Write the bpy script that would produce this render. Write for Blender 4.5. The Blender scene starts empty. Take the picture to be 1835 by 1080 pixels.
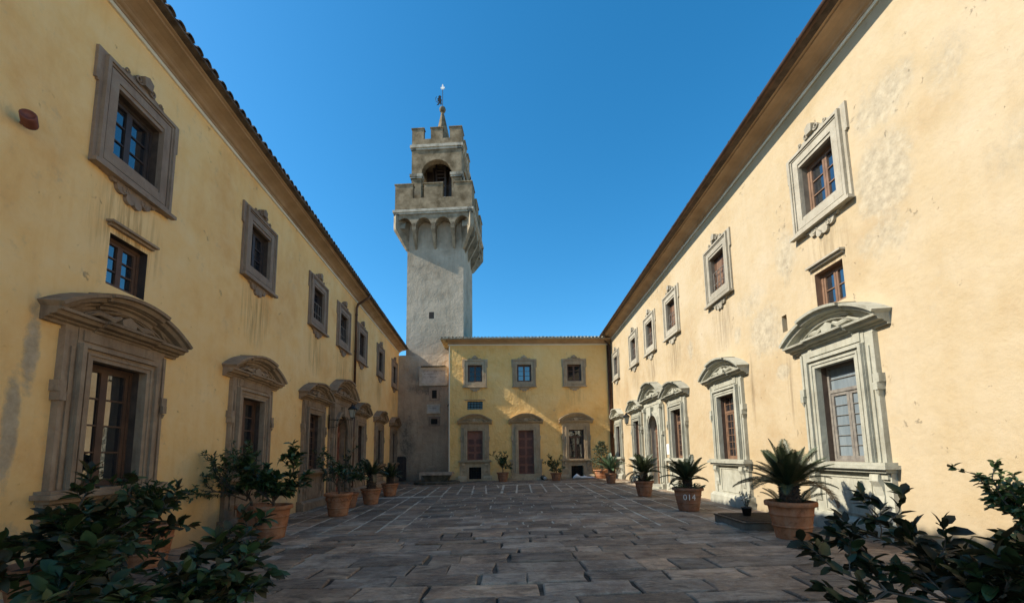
import bpy, bmesh, math, random
from mathutils import Vector, Matrix, noise
R = math.radians
rnd = random.Random(7)
scene = bpy.context.scene
col = scene.collection

# ------------------------------------------------------------------ camera
F_PX, PITCH, ROLL = 730.12, 0.1110, 0.0148
cam_d = bpy.data.cameras.new('camera'); cam = bpy.data.objects.new('camera', cam_d); col.objects.link(cam)
scene.camera = cam
cam_d.sensor_width = 36; cam_d.lens = F_PX / 1835 * 36
cam_d.shift_y = (733.1 - 540) / 1835
cam_d.clip_start = 0.05; cam_d.clip_end = 5000
_c, _s = math.cos(PITCH), math.sin(PITCH)
fw = Vector((0, _c, _s)); up0 = Vector((0, -_s, _c)); rt0 = Vector((1, 0, 0))
rt = rt0 * math.cos(ROLL) - up0 * math.sin(ROLL); up = rt0 * math.sin(ROLL) + up0 * math.cos(ROLL)
mw = Matrix((rt, up, -fw)).transposed().to_4x4(); mw.translation = Vector((0, 0, 1.5))
cam.matrix_world = mw

# ------------------------------------------------------------------ sky and sun
SUN = Vector((-1, -0.125, 0.745)).normalized()
sun_el = math.asin(SUN.z); sun_az = math.atan2(SUN.x, SUN.y)
w = bpy.data.worlds.new('World'); scene.world = w; w.use_nodes = True
nt = w.node_tree; nt.nodes.clear()
o_ = nt.nodes.new('ShaderNodeOutputWorld'); b_ = nt.nodes.new('ShaderNodeBackground')
s_ = nt.nodes.new('ShaderNodeTexSky'); s_.sky_type = 'NISHITA'; s_.sun_disc = False
s_.sun_elevation = sun_el; s_.sun_rotation = sun_az; s_.air_density = 1.0; s_.dust_density = 0.5; s_.ozone_density = 3.0
hs_ = nt.nodes.new('ShaderNodeHueSaturation'); hs_.inputs['Saturation'].default_value = 1.32
hs_.inputs['Hue'].default_value = 0.483; hs_.inputs['Value'].default_value = 0.9
nt.links.new(s_.outputs[0], hs_.inputs['Color']); mu_ = nt.nodes.new('ShaderNodeMix'); mu_.data_type = 'RGBA'; mu_.blend_type = 'MULTIPLY'; mu_.inputs[0].default_value = 1; mu_.inputs[7].default_value = (.33, .385, .43, 1); nt.links.new(hs_.outputs[0], mu_.inputs[6]); nt.links.new(mu_.outputs[2], b_.inputs[0]); nt.links.new(b_.outputs[0], o_.inputs[0])
b_.inputs[1].default_value = 0.15
sd = bpy.data.lights.new('sun', 'SUN'); sd.energy = 2.0; sd.angle = R(0.53); sd.color = (1.0, 0.91, 0.76)
so = bpy.data.objects.new('sun', sd); col.objects.link(so); so.rotation_euler = SUN.to_track_quat('Z', 'Y').to_euler()
so.location = (-20, -5, 30)
vs = scene.view_settings; vs.view_transform = 'Standard'; vs.look = 'None'; vs.gamma = 1; vs.use_curve_mapping = False
vs.exposure = 2.0
try: scene.render.film_transparent = False
except Exception: pass

# ------------------------------------------------------------------ materials
def ramp(nt, fac, stops):
    r = nt.nodes.new('ShaderNodeValToRGB'); e = r.color_ramp.elements
    while len(e) < len(stops): e.new(0.5)
    for k, (p, c) in enumerate(stops):
        e[k].position = p; e[k].color = (*c, 1) if len(c) == 3 else c
    nt.links.new(fac, r.inputs[0]); return r.outputs[0]
def nz(nt, vec, scale, detail=4, rough=.55, dist=0.0):
    n = nt.nodes.new('ShaderNodeTexNoise'); n.inputs['Scale'].default_value = scale; n.inputs['Detail'].default_value = detail
    n.inputs['Roughness'].default_value = rough; n.inputs['Distortion'].default_value = dist
    nt.links.new(vec, n.inputs['Vector']); return n.outputs['Fac']
def mixc(nt, fac, a, b, mode='MIX'):
    m = nt.nodes.new('ShaderNodeMix'); m.data_type = 'RGBA'; m.blend_type = mode
    if isinstance(fac, (int, float)): m.inputs[0].default_value = fac
    else: nt.links.new(fac, m.inputs[0])
    for i, v in ((6, a), (7, b)):
        if isinstance(v, tuple): m.inputs[i].default_value = (*v, 1)
        else: nt.links.new(v, m.inputs[i])
    return m.outputs[2]
def mth(nt, op, a, b=None, clamp=False):
    m = nt.nodes.new('ShaderNodeMath'); m.operation = op; m.use_clamp = clamp
    for i, v in ((0, a), (1, b)):
        if v is None: continue
        if isinstance(v, (int, float)): m.inputs[i].default_value = v
        else: nt.links.new(v, m.inputs[i])
    return m.outputs[0]
def vscale(nt, vec, sc, loc=(0, 0, 0)):
    m = nt.nodes.new('ShaderNodeMapping'); m.inputs['Scale'].default_value = sc; m.inputs['Location'].default_value = loc
    nt.links.new(vec, m.inputs['Vector']); return m.outputs[0]
def newmat(name, rough=.8, metal=0.0, spec=None, coord='world'):
    m = bpy.data.materials.new(name); m.use_nodes = True; t = m.node_tree; t.nodes.clear()
    out = t.nodes.new('ShaderNodeOutputMaterial'); p = t.nodes.new('ShaderNodeBsdfPrincipled'); t.links.new(p.outputs[0], out.inputs[0])
    p.inputs['Roughness'].default_value = rough; p.inputs['Metallic'].default_value = metal
    if spec is not None: p.inputs['Specular IOR Level'].default_value = spec
    if coord == 'world': v = t.nodes.new('ShaderNodeNewGeometry').outputs['Position']
    else: v = t.nodes.new('ShaderNodeTexCoord').outputs['Object']
    return m, t, p, v
def bump(t, p, h, dist=.01, strength=1.0):
    b = t.nodes.new('ShaderNodeBump'); b.inputs['Distance'].default_value = dist; b.inputs['Strength'].default_value = strength
    t.links.new(h, b.inputs['Height']); t.links.new(b.outputs[0], p.inputs['Normal'])
def simple(name, c1, c2, scale=3, rough=.8, metal=0, bs=40, bd=.003, spec=None, coord='world', objrand=0.0, lo=.35, hi=.65):
    m, t, p, v = newmat(name, rough, metal, spec, coord)
    c = ramp(t, nz(t, v, scale, 6, .6), [(lo, c1), (hi, c2)])
    if objrand:
        oi = t.nodes.new('ShaderNodeObjectInfo')
        h = t.nodes.new('ShaderNodeHueSaturation'); t.links.new(c, h.inputs['Color'])
        t.links.new(mth(t, 'MULTIPLY_ADD', oi.outputs['Random'], objrand), h.inputs['Value'])
        h.inputs['Value'].links[0].from_node.inputs[2].default_value = 1 - objrand / 2
        c = h.outputs[0]
    t.links.new(c, p.inputs['Base Color'])
    if bd: bump(t, p, nz(t, v, bs, 5, .6), bd)
    return m

def plaster(name, base, pale, dark, spots=(), mort=(.33, .30, .25), streaks=.25, bumpd=.006, axis=0, fade=None, drips=()):
    m, t, p, v = newmat(name, .92, 0, .15)
    n1 = nz(t, v, .55, 6, .62, .3); n2 = nz(t, v, 2.6, 8, .7, .2)
    c = ramp(t, n1, [(.3, dark), (.5, base), (.72, pale)])
    c = mixc(t, mth(t, 'MULTIPLY', ramp(t, n2, [(.42, (0, 0, 0)), (.66, (1, 1, 1))]), .45), c, pale)
    # vertical run-off streaks
    st = nz(t, vscale(t, v, (2.6, 2.6, .22)), 2.2, 5, .6)
    c = mixc(t, mth(t, 'MULTIPLY', ramp(t, st, [(.52, (0, 0, 0)), (.74, (1, 1, 1))]), streaks), c, dark)
    # fine speckle
    c = mixc(t, mth(t, 'MULTIPLY', ramp(t, nz(t, v, 28, 4, .7), [(.62, (0, 0, 0)), (.75, (1, 1, 1))]), .35), c, dark)
    # grubby foot of the wall
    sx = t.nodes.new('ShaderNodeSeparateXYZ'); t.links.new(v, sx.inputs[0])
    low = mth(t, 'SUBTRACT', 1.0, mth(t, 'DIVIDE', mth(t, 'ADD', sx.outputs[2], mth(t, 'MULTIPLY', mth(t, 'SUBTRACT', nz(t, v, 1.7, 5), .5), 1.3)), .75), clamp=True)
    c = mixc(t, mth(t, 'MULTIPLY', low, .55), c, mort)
    hgt = mth(t, 'ADD', mth(t, 'MULTIPLY', nz(t, v, 9, 7, .65), 1.0), mth(t, 'MULTIPLY', nz(t, v, 3.2 if bumpd > .01 else 1.2, 3), 2.2))
    if spots:
        acc = None
        ca, cb = (1, 2) if axis == 0 else (0, 2)
        for (a, z, ra, rz, wt) in spots:
            da = mth(t, 'POWER', mth(t, 'DIVIDE', mth(t, 'SUBTRACT', sx.outputs[ca], a), ra), 2)
            dz = mth(t, 'POWER', mth(t, 'DIVIDE', mth(t, 'SUBTRACT', sx.outputs[cb], z), rz), 2)
            g = mth(t, 'MULTIPLY', mth(t, 'SUBTRACT', 1.0, mth(t, 'ADD', da, dz), clamp=True), wt)
            acc = g if acc is None else mth(t, 'MAXIMUM', acc, g)
        k = mth(t, 'ADD', mth(t, 'MULTIPLY', acc, .45), mth(t, 'ADD', mth(t, 'MULTIPLY', nz(t, vscale(t, v, (1, 1, .8)), 2.0, 12, .78, .5), .62), mth(t, 'MULTIPLY', nz(t, v, 9, 8, .75), .38)))
        msk = ramp(t, k, [(.55, (0, 0, 0)), (.70, (1, 1, 1))])
        msk2 = ramp(t, mth(t, 'ADD', k, mth(t, 'MULTIPLY', nz(t, v, 14, 5, .7), .12)), [(.70, (0, 0, 0)), (.84, (1, 1, 1))])
        mc = ramp(t, nz(t, v, 7, 6, .7), [(.35, tuple(x * .8 for x in mort)), (.65, tuple(min(1, x * 1.35) for x in mort))])
        c = mixc(t, mth(t, 'MULTIPLY', msk, .50), c, mc)
        c = mixc(t, mth(t, 'MULTIPLY', msk2, .6), c, mc)
        hgt = mth(t, 'SUBTRACT', hgt, mth(t, 'MULTIPLY', msk, .35))
    # chips where the skin has flaked, everywhere but sparse
    chip = ramp(t, mth(t, 'ADD', mth(t, 'MULTIPLY', nz(t, v, 4.5, 10, .72, .4), .8), mth(t, 'MULTIPLY', nz(t, v, .8, 3), .2)), [(.625, (0, 0, 0)), (.64, (1, 1, 1))])
    c = mixc(t, mth(t, 'MULTIPLY', chip, .35), c, tuple(x * .8 for x in mort)); hgt = mth(t, 'SUBTRACT', hgt, mth(t, 'MULTIPLY', chip, .5))
    if drips:
        acc = None; ca = 1 if axis == 0 else 0
        for (a, z, ra, rz, wt) in drips:
            da = mth(t, 'POWER', mth(t, 'DIVIDE', mth(t, 'SUBTRACT', sx.outputs[ca], a), ra), 2); dz = mth(t, 'POWER', mth(t, 'DIVIDE', mth(t, 'SUBTRACT', sx.outputs[2], z), rz), 2)
            g_ = mth(t, 'MULTIPLY', mth(t, 'SUBTRACT', 1.0, mth(t, 'ADD', da, dz), clamp=True), wt); acc = g_ if acc is None else mth(t, 'MAXIMUM', acc, g_)
        dn = ramp(t, nz(t, vscale(t, v, (9, 9, .5)), 1.6, 5, .65), [(.42, (0, 0, 0)), (.62, (1, 1, 1))])
        c = mixc(t, mth(t, 'MULTIPLY', mth(t, 'MULTIPLY', dn, acc), .7), c, tuple(x * .42 for x in dark))
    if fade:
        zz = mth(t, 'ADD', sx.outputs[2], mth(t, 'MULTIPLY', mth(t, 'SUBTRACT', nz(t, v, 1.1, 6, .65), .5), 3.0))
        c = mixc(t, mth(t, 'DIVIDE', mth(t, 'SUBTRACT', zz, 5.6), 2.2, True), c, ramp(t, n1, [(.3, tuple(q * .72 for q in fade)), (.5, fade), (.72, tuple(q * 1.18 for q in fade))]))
    t.links.new(c, p.inputs['Base Color']); bump(t, p, hgt, bumpd * 2.2)
    return m
M = {}
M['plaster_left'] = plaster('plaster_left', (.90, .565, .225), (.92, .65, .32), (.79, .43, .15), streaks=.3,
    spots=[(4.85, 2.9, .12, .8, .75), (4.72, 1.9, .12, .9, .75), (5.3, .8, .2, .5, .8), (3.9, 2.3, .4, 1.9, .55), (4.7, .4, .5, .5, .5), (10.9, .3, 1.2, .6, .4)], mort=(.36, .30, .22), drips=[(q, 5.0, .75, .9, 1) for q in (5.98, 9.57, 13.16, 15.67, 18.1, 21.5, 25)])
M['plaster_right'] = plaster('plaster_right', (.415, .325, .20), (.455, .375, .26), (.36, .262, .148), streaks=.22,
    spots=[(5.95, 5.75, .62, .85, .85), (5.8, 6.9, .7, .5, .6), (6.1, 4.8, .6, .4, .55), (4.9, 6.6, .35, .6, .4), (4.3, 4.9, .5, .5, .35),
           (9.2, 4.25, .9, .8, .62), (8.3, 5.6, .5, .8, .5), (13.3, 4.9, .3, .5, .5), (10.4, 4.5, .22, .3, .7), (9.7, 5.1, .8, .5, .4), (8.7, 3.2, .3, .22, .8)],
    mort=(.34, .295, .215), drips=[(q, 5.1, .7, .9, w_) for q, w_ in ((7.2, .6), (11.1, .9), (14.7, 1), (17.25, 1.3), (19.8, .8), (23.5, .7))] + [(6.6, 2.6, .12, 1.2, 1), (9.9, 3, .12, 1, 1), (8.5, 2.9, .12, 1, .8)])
M['plaster_back'] = plaster('plaster_back', (.86, .53, .185), (.88, .60, .26), (.74, .42, .13), streaks=.25, axis=1, bumpd=.013, drips=[(q, 5.1, .7, .7, .8) for q in (-2.24, .78, 3.88)])
M['plaster_tower'] = plaster('plaster_tower', (.34, .29, .22), (.44, .375, .29), (.22, .18, .13), streaks=.5, mort=(.2, .18, .15), bumpd=.01, axis=1)
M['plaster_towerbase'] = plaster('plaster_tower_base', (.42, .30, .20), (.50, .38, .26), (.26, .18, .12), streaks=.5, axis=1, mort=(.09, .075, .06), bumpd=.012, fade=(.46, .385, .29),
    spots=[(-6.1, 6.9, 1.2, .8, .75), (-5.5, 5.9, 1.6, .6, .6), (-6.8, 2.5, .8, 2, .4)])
M['tower_corbel'] = simple('corbel_painted_shade', (.15, .12, .08), (.32, .27, .195), 1.8, .95, bs=14, bd=.015, spec=.1)  # darker and warmer: shade on the corbels is put into the colour
M['tower_stone'] = simple('tower_stone', (.11, .082, .048), (.29, .23, .15), 1.6, .95, bs=14, bd=.02, spec=.1)
M['tower_trim'] = simple('tower_trim', (.26, .235, .18), (.46, .42, .34), 3, .9, bs=30, bd=.006, spec=.1)
def stone(name, a, b, stain, lo=.42):
    m, t, p, v = newmat(name, .85, 0, .2)
    c = ramp(t, nz(t, v, 3.2, 8, .65, .4), [(.3, a), (.7, b)])
    c = mixc(t, mth(t, 'MULTIPLY', ramp(t, nz(t, v, 1.3, 8, .7, .5), [(lo, (0, 0, 0)), (lo + .25, (1, 1, 1))]), .6), c, stain)
    c = mixc(t, mth(t, 'MULTIPLY', ramp(t, nz(t, v, 35, 3, .7), [(.6, (0, 0, 0)), (.78, (1, 1, 1))]), .3), c, stain)
    oi = t.nodes.new('ShaderNodeObjectInfo'); hsn = t.nodes.new('ShaderNodeHueSaturation'); t.links.new(c, hsn.inputs['Color'])
    vv = mth(t, 'MULTIPLY_ADD', oi.outputs['Random'], .3); vv.node.inputs[2].default_value = .85; t.links.new(vv, hsn.inputs['Value']); c = hsn.outputs[0]
    c = mixc(t, mth(t, 'MULTIPLY', ramp(t, nz(t, vscale(t, v, (3, 3, .4)), 2.5, 6, .7), [(.5, (0, 0, 0)), (.7, (1, 1, 1))]), .5), c, stain)
    t.links.new(c, p.inputs['Base Color'])
    h = mth(t, 'ADD', nz(t, v, 22, 6, .7), mth(t, 'MULTIPLY', nz(t, v, 4, 4), 2))
    bump(t, p, h, .008)
    return m
M['stone_left'] = stone('pietra_brown', (.28, .19, .12), (.40, .29, .19), (.13, .085, .055), .44)
M['stone_leftup'] = stone('pietra_greybrown', (.25, .175, .125), (.33, .25, .18), (.16, .11, .08), .5)
M['stone_right'] = stone('pietra_grey', (.30, .295, .24), (.42, .41, .335), (.18, .165, .12), .50)
M['stone_rightup'] = stone('pietra_greybeige', (.30, .27, .21), (.39, .355, .28), (.20, .175, .13), .52)
M['stone_back'] = stone('pietra_back', (.36, .265, .16), (.48, .37, .24), (.20, .14, .085), .48)
M['cornice'] = simple('cornice_stone', (.32, .21, .12), (.45, .31, .19), 1.5, .9, bs=20, bd=.004)
M['strip'] = simple('white_strip', (.66, .60, .46), (.78, .72, .58), 2, .9, bs=20, bd=.002)
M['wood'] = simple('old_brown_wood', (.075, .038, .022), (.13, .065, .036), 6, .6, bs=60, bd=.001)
M['wood_dark'] = simple('dark_wood', (.035, .025, .022), (.06, .04, .03), 6, .6, bs=60, bd=.001)
M['wood_red'] = simple('red_wood_door', (.19, .065, .036), (.28, .105, .06), 5, .55, bs=50, bd=.002)
M['wood_red_panel'] = simple('red_wood_panel', (.085, .025, .014), (.14, .045, .024), 5, .55, bs=50, bd=.002)
M['wood_grey'] = simple('weathered_pale_wood', (.13, .115, .10), (.22, .20, .17), 8, .75, bs=60, bd=.001)
M['wood_lit'] = simple('wood_painted_sunlit', (.13, .072, .042), (.21, .122, .075), 6, .6, bs=60, bd=.001)  # brighter brown wood for the sunlit wing, sunlight put into the colour
M['iron'] = simple('wrought_iron', (.018, .016, .015), (.04, .035, .03), 10, .5, .6, bs=60, bd=.001)
M['copper'] = simple('brown_copper', (.065, .035, .022), (.12, .062, .035), 4, .45, .55, bs=40, bd=.001)
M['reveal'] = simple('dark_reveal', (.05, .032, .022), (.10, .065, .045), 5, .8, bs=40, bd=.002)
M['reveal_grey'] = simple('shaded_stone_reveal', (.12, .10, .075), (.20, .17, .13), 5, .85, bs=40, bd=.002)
M['dark'] = simple('dark_interior', (.008, .007, .006), (.014, .012, .01), 3, .9, bd=0)
M['grille_dark'] = M['dark']
def glass(name, base, rough=.02, ior=1.9, curtain=None):
    m, t, p, v = newmat(name, rough, 0, .5)
    p.inputs['IOR'].default_value = ior
    if curtain: t.links.new(ramp(t, nz(t, vscale(t, v, (6, 6, .7)), 2, 3), [(.35, base), (.65, curtain)]), p.inputs['Base Color'])
    else: p.inputs['Base Color'].default_value = (*base, 1)
    bump(t, p, nz(t, v, 3.5, 2), .004, .35)
    return m
M['glass'] = glass('window_glass', (.010, .012, .016), ior=2.6)
M['glass_dull'] = glass('dim_window_glass', (.012, .012, .014), ior=1.5)
M['glass_curtain'] = glass('curtained_glass', (.13, .16, .18), curtain=(.19, .225, .245), ior=1.5)
M['lantern_glass'] = glass('lantern_glass', (.35, .34, .28), .15, 1.5)
M['tile'] = simple('roof_tile', (.045, .032, .024), (.12, .085, .06), 5, .9, bs=30, bd=.006, objrand=.5)
M['tile_lichen'] = simple('lichened_roof_tile', (.20, .15, .10), (.50, .46, .34), 9, .95, bs=30, bd=.006, objrand=.6)
def terracotta(name, a, b, lime):
    m, t, p, v = newmat(name, .85, 0, .2, 'object')
    c = ramp(t, nz(t, v, 3, 7, .65), [(.3, a), (.7, b)])
    c = mixc(t, mth(t, 'MULTIPLY', ramp(t, nz(t, vscale(t, v, (1, 1, .5)), 5, 8, .7), [(.45, (0, 0, 0)), (.68, (1, 1, 1))]), .65), c, lime)
    c = mixc(t, mth(t, 'MULTIPLY', ramp(t, nz(t, vscale(t, v, (1, 1, 1), (3, 7, 1)), 7, 8, .75), [(.5, (0, 0, 0)), (.66, (1, 1, 1))]), .6), c, tuple(q * .35 for q in a))
    t.links.new(c, p.inputs['Base Color']); bump(t, p, nz(t, v, 40, 5), .003)
    return m
M['terracotta'] = terracotta('terracotta', (.30, .12, .055), (.44, .19, .09), (.40, .26, .17))
M['terracotta_dark'] = terracotta('weathered_terracotta', (.22, .095, .05), (.33, .15, .085), (.24, .19, .14))
M['soil'] = simple('potting_soil', (.03, .022, .015), (.06, .045, .03), 12, .95, bs=60, bd=.01)
M['bark'] = simple('shrub_bark', (.07, .05, .035), (.14, .11, .08), 12, .9, bs=60, bd=.004)
M['palm_trunk'] = simple('cycad_trunk', (.035, .024, .016), (.09, .06, .04), 18, .95, bs=50, bd=.01)
def leafmat(name, a, b, rough=.4, trans=.15, spec=.5):
    m, t, p, v = newmat(name, rough, 0, spec)
    c = ramp(t, nz(t, v, 5.5, 4, .6), [(.3, a), (.7, b)])
    oi = t.nodes.new('ShaderNodeObjectInfo')
    h = t.nodes.new('ShaderNodeHueSaturation'); t.links.new(c, h.inputs['Color'])
    vv = mth(t, 'MULTIPLY_ADD', oi.outputs['Random'], .9); vv.node.inputs[2].default_value = .6
    t.links.new(vv, h.inputs['Value'])
    t.links.new(h.outputs[0], p.inputs['Base Color'])
    return m
M['leaf_dark'] = leafmat('camellia_leaf', (.018, .032, .010), (.048, .075, .024), .45, spec=.3)
M['leaf_mid'] = leafmat('citrus_leaf', (.025, .05, .016), (.06, .10, .03), .4)
M['leaf_grey'] = leafmat('grey_green_leaf', (.05, .085, .045), (.11, .16, .085), .5)
M['leaf_yellow'] = leafmat('yellowing_leaf', (.10, .11, .03), (.20, .17, .05), .5, spec=.3)
M['leaf_red'] = leafmat('reddish_camellia_leaf', (.024, .020, .010), (.045, .045, .018), .5, spec=.25)
M['frond'] = leafmat('cycad_frond', (.022, .033, .013), (.052, .066, .026), .5)
M['frond_brown'] = leafmat('dry_cycad_frond', (.10, .06, .025), (.18, .12, .05), .7)
M['frond_light'] = leafmat('cycad_frond_sunlit', (.04, .075, .035), (.09, .14, .07), .45)
M['white'] = simple('white_plastic', (.70, .70, .68), (.80, .80, .78), 4, .6, bs=12, bd=.01)
M['marble'] = simple('pale_marble', (.34, .31, .27), (.48, .45, .40), 4, .6, bs=20, bd=.002)
M['marble_edge'] = simple('plaque_frame', (.38, .33, .25), (.50, .44, .35), 4, .7, bs=20, bd=.004)
M['ink'] = simple('faded_letters', (.10, .09, .08), (.14, .12, .10), 4, .8, bd=0)
M['basin'] = simple('basin_pink_stone', (.30, .22, .16), (.46, .36, .27), 5, .8, bs=20, bd=.006)
M['basin_dark'] = simple('mossy_stone', (.035, .032, .022), (.14, .12, .08), 3.5, .9, bs=14, bd=.02)
M['rust'] = simple('rust_red_metal', (.15, .045, .03), (.22, .07, .045), 8, .6, .2, bd=0)
M['cover'] = simple('chequered_iron_cover', (.06, .042, .03), (.11, .08, .055), 8, .7, .3, bs=30, bd=.003)
M['kerbstone'] = simple('box_side_stone', (.10, .085, .065), (.16, .14, .11), 5, .9, bs=20, bd=.006)
M['black_plastic'] = simple('black_plastic', (.012, .012, .012), (.02, .02, .02), 5, .5, bd=0)
def paving(name, mortar=False):
    m, t, p, v = newmat(name, .62, 0, .35)
    if mortar:
        c = ramp(t, nz(t, v, 1.1, 8, .7, .4), [(.30, (.12, .095, .07)), (.50, (.60, .52, .40))])
        p.inputs['Roughness'].default_value = .95
        t.links.new(c, p.inputs['Base Color']); bump(t, p, nz(t, v, 30, 5, .7), .01); return m
    oi = t.nodes.new('ShaderNodeObjectInfo')
    at = t.nodes.new('ShaderNodeVertexColor'); at.layer_name = 'tone'
    n1 = nz(t, v, 1.4, 8, .7, .4); n2 = nz(t, v, 11, 8, .75, .3)
    c = ramp(t, n1, [(.3, (.15, .105, .077)), (.48, (.32, .235, .168)), (.68, (.60, .47, .345))])
    c = mixc(t, mth(t, 'MULTIPLY', ramp(t, n2, [(.5, (0, 0, 0)), (.68, (1, 1, 1))]), .6), c, (.52, .41, .30))
    c = mixc(t, mth(t, 'MULTIPLY', ramp(t, nz(t, v, 55, 3, .7), [(.58, (0, 0, 0)), (.74, (1, 1, 1))]), .45), c, (.50, .41, .31))
    c = mixc(t, mth(t, 'MULTIPLY', ramp(t, nz(t, vscale(t, v, (1, 2.5, 1)), 2.1, 9, .75, 1.0), [(.5, (0, 0, 0)), (.62, (1, 1, 1))]), .6), c, (.055, .038, .028))
    c = mixc(t, 1.0, c, at.outputs[0], 'MULTIPLY')
    t.links.new(c, p.inputs['Base Color'])
    t.links.new(ramp(t, n1, [(.3, (.5, .5, .5)), (.7, (.8, .8, .8))]), p.inputs['Roughness'])
    h = mth(t, 'ADD', mth(t, 'MULTIPLY', nz(t, vscale(t, v, (1, 2.6, 1)), 2.5, 8, .68, .7), 2.8), mth(t, 'MULTIPLY', nz(t, v, 22, 7, .8), .7))
    bump(t, p, h, .03)
    return m
M['paving'] = paving('dark_sandstone_slab'); M['mortar'] = paving('lime_mortar', True)
M['joint'] = simple('dirt_filled_joint', (.03, .022, .015), (.22, .175, .125), 1.3, .95, bs=30, bd=.01, lo=.48, hi=.70)
M['bounce_ground'] = simple('added_bounce_gravel', (.40, .33, .23), (.52, .44, .32), .4, .95, bs=2, bd=.02)  # unseen pale gravel, added to reflect sunlight back into the courtyard

# ------------------------------------------------------------------ mesh helpers
class MB:
    def __init__(s): s.v = []; s.f = []
    def add(s, vs, fs):
        n = len(s.v); s.v += [tuple(v) for v in vs]; s.f += [tuple(i + n for i in f) for f in fs]; return s
    def box(s, x0, x1, y0, y1, z0, z1):
        if x0 > x1: x0, x1 = x1, x0
        if y0 > y1: y0, y1 = y1, y0
        return s.add([(x, y, z) for z in (z0, z1) for y in (y0, y1) for x in (x0, x1)],
                     [(0, 2, 3, 1), (4, 5, 7, 6), (0, 1, 5, 4), (2, 6, 7, 3), (0, 4, 6, 2), (1, 3, 7, 5)])
    def prism(s, poly, y0, y1):      # poly in x,z (counter-clockwise seen from -Y), extruded in y
        n = len(poly)
        return s.add([(x, y0, z) for x, z in poly] + [(x, y1, z) for x, z in poly],
                     [tuple(range(n)), tuple(range(2 * n - 1, n - 1, -1))] + [(i, i + n, (i + 1) % n + n, (i + 1) % n) for i in range(n)])
    def strip(s, rows, closed=False, caps=False):   # rows of equal length points
        n = len(rows[0]); vs = [p for r in rows for p in r]; fs = []
        for i in range(len(rows) - 1):
            for j in range(n if closed else n - 1):
                a = i * n + j; b = i * n + (j + 1) % n; fs.append((a, b, b + n, a + n))
        if caps: fs += [tuple(range(n - 1, -1, -1)), tuple((len(rows) - 1) * n + j for j in range(n))]
        return s.add(vs, fs)
    def lathe(s, prof, c=(0, 0, 0), n=20, jit=0):    # prof: (r,z)
        rows = []
        for r, z in prof:
            rows.append([(c[0] + r * math.cos(2 * math.pi * k / n), c[1] + r * math.sin(2 * math.pi * k / n), c[2] + z) for k in range(n)])
        return s.strip(rows, closed=True, caps=True)
    def tube(s, pts, r, n=6):
        pts = [Vector(p) for p in pts]; rows = []; m = len(pts)
        rr = r if isinstance(r, (list, tuple)) else [r] * m
        prev = None
        for i, p in enumerate(pts):
            d = (pts[min(i + 1, m - 1)] - pts[max(i - 1, 0)]).normalized()
            a = d.orthogonal().normalized() if prev is None else (prev - d * prev.dot(d)).normalized()
            prev = a; b = d.cross(a)
            rows.append([tuple(p + (a * math.cos(2 * math.pi * k / n) + b * math.sin(2 * math.pi * k / n)) * rr[i]) for k in range(n)])
        return s.strip(rows, closed=True, caps=True)
    def frame(s, x0, x1, z0, z1, wd, y0, y1):        # rectangular ring butted end to end
        s.box(x0, x0 + wd, y0, y1, z0, z1); s.box(x1 - wd, x1, y0, y1, z0, z1)
        s.box(x0 + wd, x1 - wd, y0, y1, z1 - wd, z1); s.box(x0 + wd, x1 - wd, y0, y1, z0, z0 + wd); return s
    def mesh(s, name, mat, smooth=False):
        me = bpy.data.meshes.new(name); me.from_pydata(s.v, [], s.f); me.materials.append(mat)
        bm = bmesh.new(); bm.from_mesh(me); bmesh.ops.recalc_face_normals(bm, faces=bm.faces); bm.to_mesh(me); bm.free()
        if smooth: me.polygons.foreach_set('use_smooth', [True] * len(me.polygons))
        me.update(); return me
    def build(s, name, mat, parent=None, loc=(0, 0, 0), smooth=False, rot=(0, 0, 0)):
        return link(name, s.mesh(name, mat, smooth), parent, loc, rot)
def link(name, me, parent=None, loc=(0, 0, 0), rot=(0, 0, 0), scale=None):
    o = bpy.data.objects.new(name, me); col.objects.link(o); o.parent = parent; o.location = loc; o.rotation_euler = rot
    if scale is not None: o.scale = (scale,) * 3 if isinstance(scale, (int, float)) else scale
    return o
def thing(name, label, cat, loc=(0, 0, 0), rz=0, group=None):
    o = link(name, None, None, loc, (0, 0, rz)); o.empty_display_size = .2; o['label'] = label; o['category'] = cat
    if group: o['group'] = group
    return o
def tag(o, label, cat, group=None):
    o['label'] = label; o['category'] = cat
    if group: o['group'] = group
    return o
def copy_part(src, parent, loc):
    c = src.copy(); col.objects.link(c); c.parent = parent; c.location = loc
    for ch in [x for x in col.objects if x.parent == src]:
        d = ch.copy(); col.objects.link(d); d.parent = c
    return c
def gz(x): return 0.013 * x

# ------------------------------------------------------------------ ground and paving
XLw = lambda y: -5.5 - .0729 * y       # foot of the left wall
XRw = lambda y: 5.744 + .0184 * y
g = MB().add([(x, y, gz(max(-8, min(8, x))) - .06) for y in (-600, -5, 24, 900) for x in (-900, -8, 8, 900)],
             [(r * 4 + c, r * 4 + c + 1, r * 4 + c + 5, r * 4 + c + 4) for r in range(3) for c in range(3)])
g.build('ground', M['bounce_ground'])['kind'] = 'structure'
bed = MB().add([(-7.9, 8.2, gz(-7.9)), (7.2, 8.2, gz(7.2)), (7.2, 27, gz(7.2)), (-7.9, 27, gz(-7.9))], [(0, 1, 2, 3)])
court = bed.build('courtyard_pavement', M['mortar']); court['kind'] = 'structure'
MB().add([(-6.5, -2.2, gz(-6.5)), (6.2, -2.2, gz(6.2)), (6.2, 8.2, gz(6.2)), (-6.5, 8.2, gz(-6.5))], [(0, 1, 2, 3)]).build('joint_bed', M['joint'], court)
stones = []
def slab(cx, cy, quad, h, tilt=.0):
    stones.append((cx, cy, quad, h))
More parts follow.
